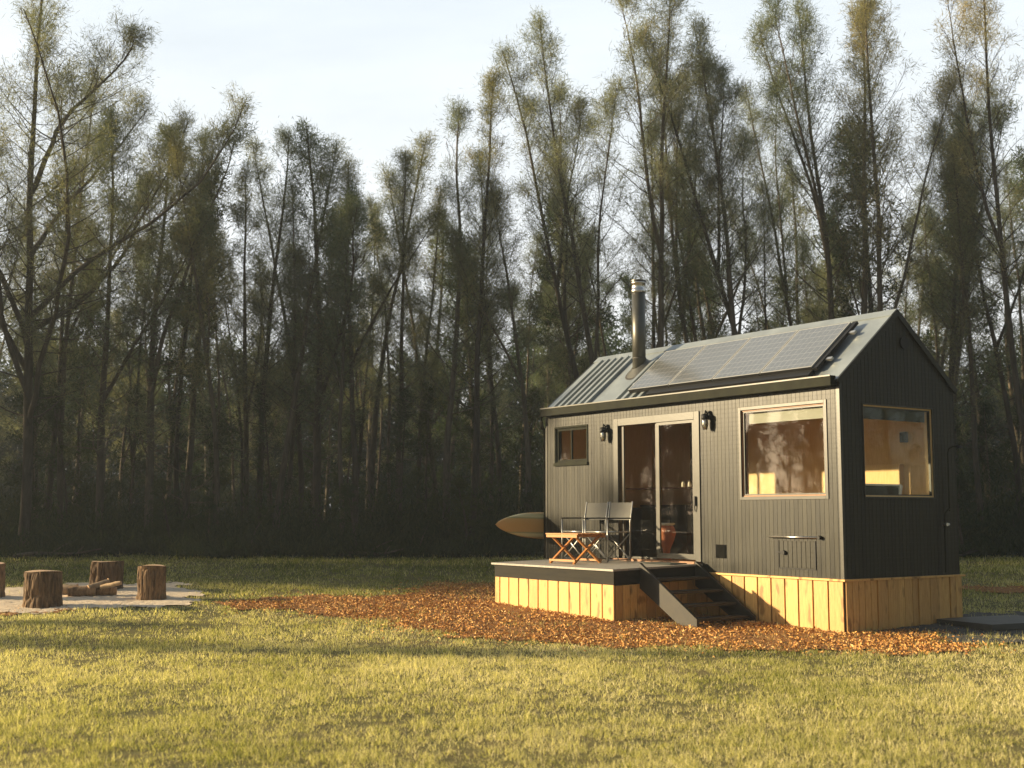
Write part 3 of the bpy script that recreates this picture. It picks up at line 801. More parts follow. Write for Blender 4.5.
# ---------------------------------------------------------------- deck and steps
DA0, DA1, DB = 2.60, 5.50, -1.65
deck = thing('deck', 'low timber deck with dark fascia and pine board skirt in front of the door', 'deck', HW(0, 0), YAW)
mb = MB(); nb = 12
def dz(b): return .83-.04*(b/DB)
for k in range(nb):
    c0 = -.008+(DB-.03)*k/nb; c1 = -.008+(DB-.03)*(k+1)/nb
    z0_, z1_ = dz(c0), dz(c1)
    P = [(c0-.003, DA0-.03, z0_), (c0-.003, DA1+.05, z0_), (c1+.003, DA1+.05, z1_), (c1+.003, DA0-.03, z1_)]
    Q = [(x, y, z-.028) for x, y, z in P]; r_ = random.random()
    mb.face(P, r_); mb.face(Q[::-1], r_)
    for i in range(4): mb.face([P[i], Q[i], Q[(i+1) % 4], P[(i+1) % 4]], r_)
mb.build('decking', M['decktimber'], deck)
def strip(mb, a0, a1, b0, b1, zt_, zb_):
    """box whose top follows the deck fall"""
    P = [(b0, a0), (b1, a0), (b1, a1), (b0, a1)]
    T = [(x, y, dz(x)-zt_) for x, y in P]; B = [(x, y, dz(x)-zb_) for x, y in P]
    mb.face(T); mb.face(B[::-1])
    for i in range(4): mb.face([T[i], B[i], B[(i+1) % 4], T[(i+1) % 4]])
mb = MB(); strip(mb, DA0, DA1, DB, DB+.04, .03, .215); mb.build('fascia', M['deckfascia'], deck)
mb = MB(); strip(mb, DA0, DA0+.04, DB+.042, -.01, .03, .215); mb.build('fascia', M['deckfascia'], deck)
mb = MB(); strip(mb, DA1-.04, DA1, DB+.042, -.01, .03, .215); mb.build('fascia', M['deckfascia'], deck)
mb = MB(); p = DA0
while p < DA1-.05:
    w = .236+.03*random.random(); q = min(p+w, DA1)
    hb(mb, p+.002, q-.02, DB-.004-.004*random.random(), DB+.02, gz(p, DB)-.05, dz(DB)-.217); p = q+.003
mb.build('skirting', M['skirt'], deck, bevel=.003)
mb = MB(); p = DB+.03
while p < -.02:
    w = random.choice((.17, .22, .13)); q = min(p+w, -.01)
    hb(mb, DA0-.004, DA0+.02, p+.002, q-.006, gz(DA0, p)-.05, dz(p)-.225); p = q
mb.build('skirting', M['skirt'], deck, bevel=.003)
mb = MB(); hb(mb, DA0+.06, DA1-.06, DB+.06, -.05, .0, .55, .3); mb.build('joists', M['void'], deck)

steps = thing('stairs', 'dark timber stairs running down from the right end of the deck', 'stairs', HW(0, 0), YAW)
zb = gz(1.5, -.6)
for bb in (-1.19, -.14):
    mb = MB()
    for o in (0,):
        pr = [(2.60, .90), (2.66, .90), (1.47, zb+.10), (1.47, zb-.03), (1.78, zb-.03), (2.60, .50)]
        pr = [(2.595, .86), (2.70, .875), (2.64, .885), (1.46, zb+.11), (1.46, zb-.02), (1.74, zb-.02), (2.595, .52)]
        pr = [(2.595, .865), (1.46, zb+.11), (1.46, zb-.02), (1.74, zb-.02), (2.595, .52)]
        A = [(bb, y, z) for y, z in pr]; B = [(bb+.045, y, z) for y, z in pr]
        mb.face(A); mb.face(B[::-1])
        for i in range(len(pr)): mb.face([A[i], B[i], B[(i+1) % len(pr)], A[(i+1) % len(pr)]])
    mb.build('stringer', M['stair'], steps, bevel=.004)
for k in range(4):
    zt_ = .66-k*.165; ac = 2.42-k*.255
    mb = MB(); hb(mb, ac-.14, ac+.12, -1.143, -.142, zt_-.035, zt_, .4); mb.build('tread', M['stair'], steps, bevel=.004)

# doormat, table, chairs
o = MB(); o.box(-.16, .16, -.3, .3, 0, .014)
dm = o.build('doormat', M['fabricdark'], None, loc=HW(3.0, -.36, dz(-.36)+.003)); dm.rotation_euler = (0, math.asin(0.04/1.65)*-1*0, YAW)
tag(dm, 'thin dark doormat on the deck below the door sill', 'doormat')

t = thing('folding_table', 'small orange wooden folding table with crossed legs on the deck', 'table', HW(4.31, -.98, dz(-.98)), YAW)
mb = MB()
for k in range(7): x = -.27+k*.078; mb.box(x, x+.068, -.40, .40, .430, .448)
mb.build('tabletop', M['teak'], t, bevel=.002)
mb = MB(); mb.box(-.27, -.245, -.38, .38, .385, .428); mb.box(.25, .275, -.38, .38, .385, .428); mb.build('apron', M['teak'], t, bevel=.002)
for yy in (-.30, .28):
    mb = MB(); mb.bar((-.27, yy, .0), (.24, yy, .425), .028, .042, up=(0, 1, 0)); mb.build('leg', M['teak'], t)
    mb = MB(); mb.bar((.27, yy+.03, .0), (-.24, yy+.03, .425), .028, .042, up=(0, 1, 0)); mb.build('leg', M['teak'], t)
for xx in (-.245, .245):
    mb = MB(); mb.bar((xx, -.31, .045), (xx, .32, .045), .03, .03); mb.build('stretcher', M['teak'], t)

def camp_chair(label, a, b):
    t = thing('director_chair', label, 'chair', HW(a, b, dz(b)), YAW, 'grey canvas chairs by the door')
    hw = .27
    # backrest leans back toward +x (the wall); front is -x
    mb = MB()
    n = 6
    for i in range(n):
        y0_, y1_ = -hw+2*hw*i/n, -hw+2*hw*(i+1)/n
        s0_ = .02*math.sin(math.pi*i/n); s1_ = .02*math.sin(math.pi*(i+1)/n)
        P = [(.22+s0_, y0_, .63), (.22+s1_, y1_, .63), (.26+s1_, y1_, .90), (.26+s0_, y0_, .90)]
        Q = [(x+.012, y, z) for x, y, z in P]
        mb.face(P); mb.face(Q[::-1])
        mb.face([P[3], P[2], Q[2], Q[3]]); mb.face([P[0], P[1], Q[1], Q[0]])
    mb.build('backrest', M['canvas'], t, smooth=True)
    mb = MB()
    for i in range(6):
        x0_, x1_ = -.22+.42*i/6, -.22+.42*(i+1)/6
        mb.face([(x0_, -hw+.01, .455), (x1_, -hw+.01, .455), (x1_, hw-.01, .455), (x0_, hw-.01, .455)])
        mb.face([(x0_, -hw+.01, .443), (x1_, -hw+.01, .443), (x1_, hw-.01, .443), (x0_, hw-.01, .443)])
    mb.build('seat', M['canvas'], t)
    mb = MB()
    for s_ in (-1, 1): mb.tube([(-.23, s_*(hw-.01), .45), (.21, s_*(hw-.01), .45)], .011, 8)
    mb.tube([(-.23, -hw+.01, .45), (-.23, hw-.01, .45)], .011, 8)
    mb.build('seat_frame', M['alu'], t, smooth=True)
    for s_ in (-1, 1):
        mb = MB(); mb.tube([(.20, s_*hw, 0), (.21, s_*hw, .6), (.262, s_*hw, .915)], .013, 8); mb.build('leg', M['alu'], t, smooth=True)
        mb = MB(); mb.tube([(-.24, s_*hw, 0), (-.24, s_*hw, .645)], .012, 8); mb.build('leg', M['alu'], t, smooth=True)
        mb = MB(); mb.box(-.26, .20, s_*hw-.022, s_*hw+.022, .648, .668); mb.build('armrest', M['black'], t, bevel=.006)
        mb = MB(); mb.tube([(-.24, s_*hw, .03), (.20, s_*hw, .03)], .010, 8); mb.build('runner', M['alu'], t, smooth=True)
    for xx in (-.235, .195):
        mb = MB(); mb.tube([(xx, -hw, .03), (xx, hw, .44)], .010, 8); mb.tube([(xx+.018, hw, .03), (xx+.018, -hw, .44)], .010, 8)
        mb.build('cross_brace', M['alu'], t, smooth=True)
    return t
camp_chair('grey canvas director chair next to the wooden table, farther from the door', 4.82, -.40)
camp_chair('grey canvas director chair nearest the door, right of its twin', 4.24, -.39)

# surfboard hung on the far end wall
def surfboard():
    mb = MB(); N = 40; Lb, Wb, T = 1.95, .225, .035
    prev = None; K = 12
    for i in range(N+1):
        s = -1+2*i/N
        w = Wb*(max(0, 1-abs(s)**2.2))**.72; th = T*(max(0, 1-abs(s)**3))**.6
        x = s*Lb/2
        ring = [(x, th*math.sin(2*math.pi*k/K)+.05*s*s*0.6, w*math.cos(2*math.pi*k/K)) for k in range(K)]
        idx = []
        for p in ring: mb.v.append(p); idx.append(len(mb.v)-1)
        if prev:
            for k in range(K): mb.f.append((prev[k], prev[(k+1) % K], idx[(k+1) % K], idx[k])); mb.r.append(.5)
        prev = idx
    o = mb.build('surfboard', M['board'], None, smooth=True, loc=HW(6.56, .075, 1.345))
    o.rotation_euler = (0, R(1.5), YAW)
    tag(o, 'ochre surfboard on edge, nose poking out behind the far end of the cabin', 'surfboard')
    mb = MB(); mb.tube([(-.96, .03, 0), (.96, .03, 0)], .004, 4)
surfboard()
for bb in (.35, .75):
    mb = MB(); mb.bar((bb, L_+.001, 1.10), (bb, L_+.32, 1.10), .03, .03); mb.bar((bb, L_+.30, 1.10), (bb, L_+.30, 1.2), .03, .03); mb.build('board_bracket', M['black'], cabin)

# dark slab platform at the right
def slab_platform():
    c = [(5.72, 17.05), (6.15, 16.10), (7.75, 16.85), (7.2, 17.85), (6.5, 17.75)]
    c = [(5.70, 17.00), (6.14, 16.08), (7.50, 16.72), (7.05, 17.66)]
    zt_ = .135
    mb = MB()
    P = [(x, y, zt_) for x, y in c]; Q = [(x, y, zt_-.075) for x, y in c]
    mb.face(P); mb.face(Q[::-1])
    for i in range(4): mb.face([P[i], Q[i], Q[(i+1) % 4], P[(i+1) % 4]])
    cen = Vector((sum(p[0] for p in c)/4, sum(p[1] for p in c)/4, 0))
    root = thing('shower_platform', 'low dark slab on gravel below the outdoor shower', 'platform', cen)
    for i in range(len(mb.v)): mb.v[i] = tuple(Vector(mb.v[i])-cen)
    mb.build('slab_top', M['slab'], root, bevel=.006)
    mb = MB()
    for i in range(4):
        x, y = c[i]; x = cen.x+(x-cen.x)*.85-cen.x; y = cen.y+(y-cen.y)*.85-cen.y
        mb.box(x-.05, x+.05, y-.05, y+.05, -.03, .059)
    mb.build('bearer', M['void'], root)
slab_platform()

# ---------------------------------------------------------------- fire pit circle: stumps and logs
def stump(x, y, r0, h, label, seed, tilt=0.0, taper=0.9):
    rg = np.random.default_rng(seed)
    t = thing('log_stool', label, 'log stool', (x, y, g(x, y)+.006), rg.uniform(0, 6), 'upright log stools around the fire pit')
    t.rotation_euler = (tilt, 0, 0)
    n, m = 180, 18
    ph = rg.uniform(0, 6.28, 8)
    def ring(z):
        zz = z/h; a = np.arange(n)*2*np.pi/n
        seam = lambda f, sc, sd: np.abs(2*vnoise(np.minimum(a, 2*np.pi-a)*f+.12*np.sin(zz*6+a*3)+(a > np.pi)*31, np.full(n, zz*sc)+sd, 1.0, sd)-1)
        plate = np.clip(seam(4.2, 1.6, seed+40)*1.9, 0, 1)**.6*.65+np.clip(seam(7.5, 3.1, seed+60)*1.8, 0, 1)**.6*.35
        return a, r0*(1+.035*np.sin(2*a+ph[4])+.03*np.sin(3*a+ph[5]))*(1-(1-taper)*zz+.10*max(0, .25-zz))*(0.83+.20*plate)
    V = []; F = []
    for j in range(m+1):
        z = h*j/m; A_, R_ = ring(z)
        for k in range(n):
            a, r = float(A_[k]), float(R_[k]); V.append((r*math.cos(a), r*math.sin(a), z+.01*math.sin(a*2+ph[7])*(j == m)))
    for j in range(m):
        for k in range(n): F.append((j*n+k, j*n+(k+1) % n, (j+1)*n+(k+1) % n, (j+1)*n+k))
    mb = MB(); mb.v = V; mb.f = F; mb.r = [.5]*len(F)
    mb.build('bark', M['stumpbark'], t)
    mb = MB(); top = V[-n:]
    mb.v = [(0, 0, h+.004)]+[(px*.985, py*.985, pz+.003) for px, py, pz in top]; mb.f = [(0, 1+k, 1+(k+1) % n) for k in range(n)]; mb.r = [.5]*n
    mb.build('cut_face', M['cut'], t)
stump(-7.09, 18.95, .285, .53, 'thick log stool with light streaked left side at the front of the sand circle', 1, taper=.95)
stump(-6.95, 21.45, .285, .47, 'log stool leaning slightly at the back of the sand circle behind the firewood', 2, taper=.97, tilt=R(-2))
stump(-5.73, 19.93, .225, .53, 'narrower log stool at the right edge of the sand circle near the grass', 3, taper=.96)
stump(-8.43, 20.15, .26, .55, 'log stool cut off by the left edge of the photo', 4, taper=.95)
def firewood(x, y, ang, L, r, label, mat='stumpbark', z=0.0, tilt=0, split=False):
    t = thing('firewood', label, 'firewood', (x, y, g(x, y)+.018+r*.8+z), R(ang), 'firewood lying in the fire pit'); t.rotation_euler = (0, R(tilt), R(ang))
    mb = MB(); nn = 16; rg = np.random.default_rng(int(abs(x*100)))
    pts = [(-L/2, 0, 0), (-L/4, .01, .006), (0, 0, 0), (L/4, -.01, .004), (L/2, 0, 0)]
    mb.tube(pts, [r*f for f in (.95, 1.03, 1, 1.04, .93)], nn, False, .5)
    mb.v = [(px, py*(1+.06*math.sin(px*30+py*60)), pz*(.75 if split and pz > 0 else 1)) for px, py, pz in mb.v]
    mb.build('bark', M[mat], t, smooth=True)
    mb = MB()
    for e in (-1, 1):
        k0 = len(mb.v); mb.v += [(e*(L/2+.002), .93*r*math.cos(2*math.pi*k/nn), .93*r*math.sin(2*math.pi*k/nn)) for k in range(nn)]
        mb.f.append(tuple(range(k0, k0+nn)) if e > 0 else tuple(reversed(range(k0, k0+nn)))); mb.r.append(.5)
        mb.build('cut_face', M['cut'], t); mb = MB()
M['palewood'] = bark_mat('stripped_wood', (0.26, 0.18, 0.11), (0.48, 0.36, 0.23), 8)
firewood(-6.98, 20.35, 8, .42, .085, 'long bark covered log lying left of centre in the fire pit', 'stumpbark')
firewood(-6.64, 20.45, 12, .36, .075, 'bark covered log lying at the right of the fire pit', 'stumpbark')
firewood(-6.74, 20.42, 38, .34, .055, 'pale split log resting on top of the firewood pile', 'palewood', .13, -16, True)
firewood(-6.50, 20.30, -12, .36, .035, 'thin pale stick resting across the right log', 'palewood', .15, -12)
firewood(-7.32, 20.6, 3, .34, .10, 'short pale block at the left end of the firewood', 'palewood', 0, 0, True)

# ---------------------------------------------------------------- trees
class TreeB:
    def __init__(s, seed): s.V = []; s.T = []; s.n = 0; s.rg = np.random.default_rng(seed); s.sp = []
    def tube(s, P, rad, k):
        P = np.asarray(P); n = len(P)
        t = np.gradient(P, axis=0); t /= np.linalg.norm(t, axis=1)[:, None]+1e-9
        ref = np.array([1.0, .13, .07]); x = np.cross(t, ref); x /= np.linalg.norm(x, axis=1)[:, None]+1e-9; y = np.cross(t, x)
        a = np.arange(k)*2*np.pi/k
        V = P[:, None, :]+rad[:, None, None]*(x[:, None, :]*np.cos(a)[None, :, None]+y[:, None, :]*np.sin(a)[None, :, None])
        V = V.reshape(-1, 3)
        i = (np.arange(n-1)*k)[:, None]; j = np.arange(k)[None, :]; j2 = (j+1) % k
        A = (i+j).ravel(); B = (i+j2).ravel(); C = (i+k+j2).ravel(); D = (i+k+j).ravel()
        T = np.concatenate([np.stack([A, B, C], 1), np.stack([A, C, D], 1)])+s.n
        s.V.append(V); s.T.append(T); s.n += len(V)
    def limb(s, p, d, L, r, level, prm, seg=None):
        rg = s.rg; seg = seg or (12 if level == 0 else 6 if level == 1 else 4)
        P = [np.array(p, float)]; d = np.array(d, float); d /= np.linalg.norm(d)
        wob = (prm.get('wob', 0.035), 0.10, 0.17, .2)[level]; up = (0.0, prm['up'], prm['up']*.6, 0)[level]
        for i in range(seg):
            d = d+rg.normal(0, wob, 3)+np.array([0, 0, up]); d /= np.linalg.norm(d); P.append(P[-1]+d*L/seg)
        P = np.array(P); rad = r*np.linspace(1, .12 if level else .10, seg+1)**(0.9)
        s.tube(P, np.maximum(rad, .004), (7, 5, 3, 3)[level])
        return P, rad
    def at(s, P, t):
        f = t*(len(P)-1); i = min(int(f), len(P)-2); q = f-i
        return P[i]*(1-q)+P[i+1]*q, (P[i+1]-P[i])/np.linalg.norm(P[i+1]-P[i])

def grow(seed, H, r0, prm):
    s = TreeB(seed); rg = s.rg
    leaders = []
    P, rad = s.limb((0, 0, -.15), (rg.normal(0, .02), rg.normal(0, .02), 1), H, r0, 0, prm)
    leaders.append((P, H, prm['start'], prm['n'], 1.0, r0))
    for k in range(prm.get('forks', 0)):
        t = rg.uniform(*prm.get('forkt', (.3, .5))); p, d = s.at(P, t); az = k*2.4+rg.uniform(0, .8)
        e = rg.uniform(*prm.get('forkel', (55, 72)))*math.pi/180
        dd = np.array([math.cos(az)*math.cos(e), math.sin(az)*math.cos(e), math.sin(e)]); LL = H*(1-t)*rg.uniform(.75, 1.0)
        Q, _ = s.limb(p, dd, LL, r0*.5, 0, dict(prm, wob=prm.get('fwob', .045)), 14)
        leaders.append((Q, LL, .2, int(prm['n']*.6), .8, r0*.5))
    for (P, HH, st, n, sc, rr) in leaders:
        for i in range(n):
            t = st+(0.98-st)*((i+rg.uniform(0, 1))/n)**.9
            rel = (t-st)/(1-st)
            bare = rg.random() < prm.get('bare', 0)*(1-rel)
            p, d = s.at(P, t); az = i*2.39996+rg.normal(0, .5)
            e = (prm['el'][0]+(prm['el'][1]-prm['el'][0])*rel+rg.normal(0, 9))*math.pi/180
            dd = np.array([math.cos(az)*math.cos(e), math.sin(az)*math.cos(e), math.sin(e)])
            prof = (math.sin(math.pi*min(1, (rel*.85+.15))**prm.get('pow', .8)))**.7 if prm.get('round') else (1-rel)**.75*.85+.15
            LL = H*prm['len']*prof*rg.uniform(.6, 1.25)*sc
            Q, _ = s.limb(p, dd, LL, max(.005, r0*.18*(1-rel*.8)*sc), 1, prm)
            if bare: continue
            for j in range(prm['sub']):
                t2 = .25+.75*(j+rg.uniform(0, 1))/prm['sub']; p2, d2 = s.at(Q, min(t2, .99))
                v = d2+rg.normal(0, .55, 3)+np.array([0, 0, .25]); L2 = LL*rg.uniform(.18, .42)*(1.2-t2*.5)
                R2, _ = s.limb(p2, v, L2, .006, 2, prm)
                for t3 in (.35, .7, 1.0): q, dq = s.at(R2, min(t3, .999)); s.sp.append((q, dq))
            q, dq = s.at(Q, .97); s.sp.append((q, dq))
    # crown of needles
    S = np.array([a for a, b in s.sp]); D = np.array([b for a, b in s.sp])
    k = prm['needles']; n = len(S)
    keep = np.sin(S[:, 0]*3.1+seed)*np.sin(S[:, 1]*2.7)*np.sin(S[:, 2]*2.3+seed) > -prm.get('gap', .45)
    S, D = S[keep], D[keep]; n = len(S)
    base = np.repeat(S, k, 0)+rg.normal(0, prm['puff'], (n*k, 3)); dd = np.repeat(D, k, 0)*.8+rg.normal(0, .75, (n*k, 3)); dd[:, 2] += prm['droop']
    dd /= np.linalg.norm(dd, axis=1)[:, None]
    L = rg.uniform(.6, 1.35, (n*k, 1))*prm['nl']; w = prm['nw']*rg.uniform(.6, 1.4, (n*k, 1))
    sd = np.cross(dd, rg.normal(0, 1, (n*k, 3))); sd /= np.linalg.norm(sd, axis=1)[:, None]
    mid = base+dd*L*.5; mid[:, 2] -= 0.0
    V = np.stack([base, mid+sd*w, base+dd*L, mid-sd*w], 1).reshape(-1, 3)
    Q = np.arange(len(V)).reshape(-1, 4)
    wood = np_mesh('trunk', np.concatenate(s.V), np.concatenate(s.T), M['bark'], smooth=True)
    crown = np_mesh('crown', V, Q, M[prm['mat']], np.repeat(rg.random(n), k)*.6+rg.random(n*k)*.4)
    return wood, crown

SL = dict(start=.42, n=46, el=(28, 62), up=.07, len=.145, sub=7, needles=14, puff=.11, nl=.16, nw=.0046, droop=-.12, mat='leaf', bare=.35)
PROTO = {}
def proto(kind, seed, H, r0, **kw):
    prm = dict(SL); prm.update(kw); PROTO.setdefault(kind, []).append((H, grow(seed, H, r0, prm)))
for i in range(4): proto('slim', 100+i, 11, .085, start=.33, len=.125, n=44, forks=i % 2, mat='leaf')
for i in range(2): proto('spire', 200+i, 12, .10, start=.28, len=.135, n=60, el=(25, 60), needles=15)
for i in range(4): proto('tall', 300+i, 14, .10, start=.42, len=.145, n=50, forks=1+i % 2, forkt=(.3, .55), forkel=(78, 86), el=(35, 65), needles=16, gap=.3, mat=('leafsunlit', 'leaf')[i % 2])
for i in range(3): proto('dense', 400+i, 11, .11, start=.2, len=.165, n=58, el=(15, 55), needles=15, nw=.0075, gap=.3, sub=6, mat='leaf', forks=1)
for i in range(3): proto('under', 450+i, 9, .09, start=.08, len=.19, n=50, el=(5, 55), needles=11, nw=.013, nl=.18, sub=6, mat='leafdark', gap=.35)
for i in range(3): proto('pole', 600+i, 12, .075, start=.58, len=.11, n=30, el=(30, 65), needles=13, mat='leaf', forks=i % 2, forkt=(.15, .4), forkel=(76, 84))
proto('broad', 500, 14, .14, start=.22, len=.17, n=60, forks=8, forkt=(.22, .62), forkel=(38, 68), el=(10, 60), needles=14, sub=7, gap=.6, bare=.2, wob=.05, fwob=.11, mat='leaf')
cnt = {}
tree_rng = random.Random(4)
def tree(kind, x, y, h, lean, label, group=None, rz=None, wid=None, cat='tree', name=None):
    lst = PROTO[kind]; k = cnt.get(kind, 0); cnt[kind] = k+1
    H, (wood, crown) = lst[k % len(lst)]
    name = name or {'broad': 'spreading_tree', 'pole': 'bare_stemmed_tree', 'under': 'understorey_tree', 'dense': 'bushy_tree'}.get(kind, 'she_oak_tree')
    t = bpy.data.objects.new(name, None); COL.objects.link(t)
    s = h/H; wd = wid or tree_rng.uniform(.88, 1.18)
    t.location = (x, y, g(x, y)); t.scale = (s*wd, s*wd, s)
    rzz = tree_rng.uniform(0, 6.28) if rz is None else rz
    t.rotation_mode = 'QUATERNION'
    from mathutils import Quaternion
    t.rotation_quaternion = Quaternion((0, 1, 0), R(lean)) @ Quaternion((0, 0, 1), rzz)
    for nm, me in (('trunk', wood), ('crown', crown)):
        o = bpy.data.objects.new(nm, me); COL.objects.link(o); o.parent = t
    tag(t, label, cat, group)
    return t
FEATURE = [
 ('broad', -11.5, 29.3, 14.2, 3.4, 'large spreading dark tree at the far left, limbs reaching over the clearing', 0.6),
 ('slim', -13.4, 31.0, 15.4, -0.7, 'tall thin tree cut off by the left edge of the photo'),
 ('slim', -11.2, 31.0, 12.4, -3.4, 'thin tree leaning left just behind the large spreading tree'),
 ('dense', -10.1, 30.5, 11.0, -0.7, 'bushy dark tree filling the gap right of the large spreading tree'),
 ('dense', -9.0, 31.0, 11.1, -0.4, 'rounded bushy tree above the log stools'),
 ('slim', -8.8, 33.0, 11.2, -0.5, 'slim tree peeping above the rounded bushy tree'),
 ('slim', -7.2, 30.2, 9.8, -2.9, 'slim tree with a pale leaning trunk right of the log stools'),
 ('dense', -6.8, 32.0, 10.0, -1.0, 'dark bushy tree left of the pointed skyline peak'),
 ('slim', -5.8, 30.4, 10.1, 1.9, 'slim tree leaning right into the pointed skyline peak'),
 ('dense', -4.9, 31.5, 10.9, 0.0, 'pointed bushy tree forming the first peak of the skyline'),
 ('slim', -4.1, 30.0, 9.0, 0.4, 'short slim tree with a pale bare trunk at the lawn edge'),
 ('slim', -3.6, 32.0, 10.7, -0.7, 'slim tree with a narrow top just right of the first skyline peak'),
 ('slim', -3.9, 30.6, 9.7, 5.2, 'slim tree leaning right toward the dip in the skyline'),
 ('slim', -2.5, 33.0, 9.8, 0.7, 'low slim tree in the dip of the skyline'),
 ('spire', -1.6, 30.5, 11.6, -0.6, 'narrow spire tree, left and lower of the central pair'),
 ('spire', -1.0, 30.2, 12.5, 1.2, 'narrow spire tree, right and taller of the central pair'),
 ('spire', -0.3, 32.5, 10.7, -0.5, 'low spire tree tucked right of the central pair'),
 ('slim', 0.4, 31.0, 9.6, 0.9, 'low slim tree above the surfboard'),
 ('tall', 2.8, 30.6, 13.9, -6.9, 'tall thin tree leaning strongly left above the cabin roof end'),
 ('tall', 2.4, 32.0, 13.3, 0.0, 'tall upright thin tree left of the flue'),
 ('tall', 3.9, 31.0, 14.4, -3.4, 'tall tree with a bare curved stem directly above the flue'),
 ('tall', 5.0, 33.0, 13.4, -1.4, 'tall feathery tree right of the flue'),
 ('tall', 5.8, 31.0, 13.6, -3.8, 'tall left-leaning tree above the solar panels'),
 ('tall', 6.8, 30.5, 13.9, -3.7, 'tall golden-topped tree above the upper end of the panels'),
 ('tall', 8.2, 33.0, 13.1, -4.1, 'left-leaning tree set back above the ridge'),
 ('tall', 8.2, 31.5, 14.8, -2.3, 'tall feathery tree running out of the photo top above the ridge'),
 ('spire', 8.8, 31.0, 14.8, 1.1, 'dense tall column tree left of the twin stems above the gable'),
 ('tall', 9.1, 30.5, 14.7, 1.8, 'twin-stemmed tall tree above the gable peak'),
 ('tall', 10.7, 31.5, 12.8, 0.9, 'tall tree right behind the gable end'),
 ('dense', 11.7, 33.0, 12.0, 1.5, 'bushy tree set back right of the gable'),
 ('tall', 12.6, 30.0, 14.6, -4.4, 'curving tall tree leaning in from the right edge'),
 ('slim', 11.7, 31.0, 10.3, 0.9, 'slim dark tree right of the gable'),
 ('slim', 13.0, 32.0, 11.4, 1.8, 'slim tree at the right edge of the photo'),
 ('slim', 1.5, 33.0, 10.9, 1.0, 'slim tree set back left of the roof end'),
 ('slim', 3.6, 33.5, 11.9, 2.0, 'slim tree set back behind the flue'),
 ('spire', -6.35, 31.2, 10.3, 0.3, 'narrow feathery tree between the dark bushy tree and the first skyline peak'),
 ('slim', -5.5, 32.2, 10.6, -0.5, 'feathery tree set back left of the first skyline peak'),
 ('spire', -2.85, 31.4, 10.2, 0.4, 'narrow feathery tree just left of the skyline dip'),
 ('slim', 5.7, 34.0, 11.5, 3.1, 'slim tree set back behind the panels'),
]
for row in FEATURE:
    k, x, y, h, ln, lb = row[:6]
    if -8 < x < -3 and k != 'dense': h *= 1.05
    tree(k, x, y, h, ln, lb, 'she-oaks along the edge of the clearing', rz=row[6] if len(row) > 6 else None)
rr_ = random.Random(9)
def band(n, y0, y1, hf, kinds, label, group, xr=0.50, xo=1.5):
    for i in range(n):
        y = rr_.uniform(y0, y1); xm = xr*y+xo
        x = -xm+2*xm*(i+rr_.uniform(.1, .9))/n
        h = hf(x/(y*.41))*rr_.uniform(.88, 1.1)
        px = 512+1238*x/y
        zone = ('far left' if px < 170 else 'left of the central spires' if px < 400 else
                'near the central spires' if px < 540 else 'behind the cabin roof' if px < 900 else 'right of the cabin gable')
        kd = kinds[i % len(kinds)]
        adj = {'pole': 'bare stemmed', 'slim': 'slim', 'under': 'leafy dark', 'dense': 'bushy'}[kd]
        tree(kd, x, y, h, rr_.uniform(-4, 4), '%s %s, %s' % (adj, label, zone), '%s %s' % (group, zone))
# skyline of the wood behind: lower on the left, higher on the right
band(40, 32, 37, lambda s: 9.6+1.4*max(0, s), ['pole', 'slim', 'under', 'pole'], 'tree in the second row of the wood', 'second row trees of the wood')
band(32, 38, 44, lambda s: 10.0+2.0*max(0, s), ['pole', 'dense', 'under'], 'tree deep in the wood', 'trees deep in the wood')
band(22, 46, 56, lambda s: 9.5+1.5*max(0, s), ['dense', 'under'], 'tree at the very back of the wood', 'back row trees of the wood')
band(30, 30.3, 34, lambda s: 4.2, ['under'], 'sapling between trunks at the lawn edge', 'saplings along the lawn edge')
# trees outside the frame on the left, mirrored in the cabin glass
for k_, (x, y, h) in enumerate([(-44-3*(i % 3), -14+2.6*i, 6.6+1.2*(i*7 % 5)/5) for i in range(17)]):
    tree(('dense', 'under')[k_ % 2], x, y, h, 0, 'bushy tree far to the left, mirrored in the cabin windows', 'trees mirrored in the windows')

rs_ = random.Random(31)
def off_frame(n, fx, fy, h0, h1, kinds, label, group):
    for i in range(n):
        u_ = (i+rs_.uniform(.2, .8))/n
        tree(kinds[i % len(kinds)], fx(u_)+rs_.uniform(-1.5, 1.5), fy(u_)+rs_.uniform(-1.5, 1.5), rs_.uniform(h0, h1), 0, label, group)
def block(n, x0, x1, y0, y1, h0, h1):
    for i in range(n):
        u_ = (i+.5)/n; tree(('under', 'dense')[i % 2], x0+(x1-x0)*((i*.618) % 1), y0+(y1-y0)*u_, rs_.uniform(h0, h1), 0, 'dense tree of the wood just beyond the left edge of the photo', 'dense trees left of the frame')
block(18, -17.3, -22, 25.2, 33, 8, 10)
block(12, -16.4, -24, 23.9, 28, 6, 8)
off_frame(10, lambda u: -17.5-16*u, lambda u: 26.6+.3*u, 9.5, 11.5, ['dense', 'slim'], 'tree of the wood beyond the left edge of the photo', 'trees left of the frame')
off_frame(8, lambda u: -34-10*u, lambda u: 27.5, 6, 7.5, ['under'], 'low tree of the wood well beyond the left edge of the photo', 'low trees left of the frame')
off_frame(14, lambda u: -19-24*u, lambda u: 36+1.5*u, 9, 10, ['under', 'dense'], 'tree of the wood farther beyond the left edge of the photo', 'trees left of the frame, second row')
off_frame(34, lambda u: -55-3*math.sin(u*17), lambda u: -14+50*u, 7.6, 9.2, ['dense', 'under'], 'tree of the far wood beyond the field on the left', 'far trees left of the frame')
off_frame(26, lambda u: -35-1.5*math.sin(u*7), lambda u: -12+37*u, 4.6, 5.6, ['under'], 'low bushy tree far to the left, mirrored in the cabin windows', 'low trees mirrored in the windows')
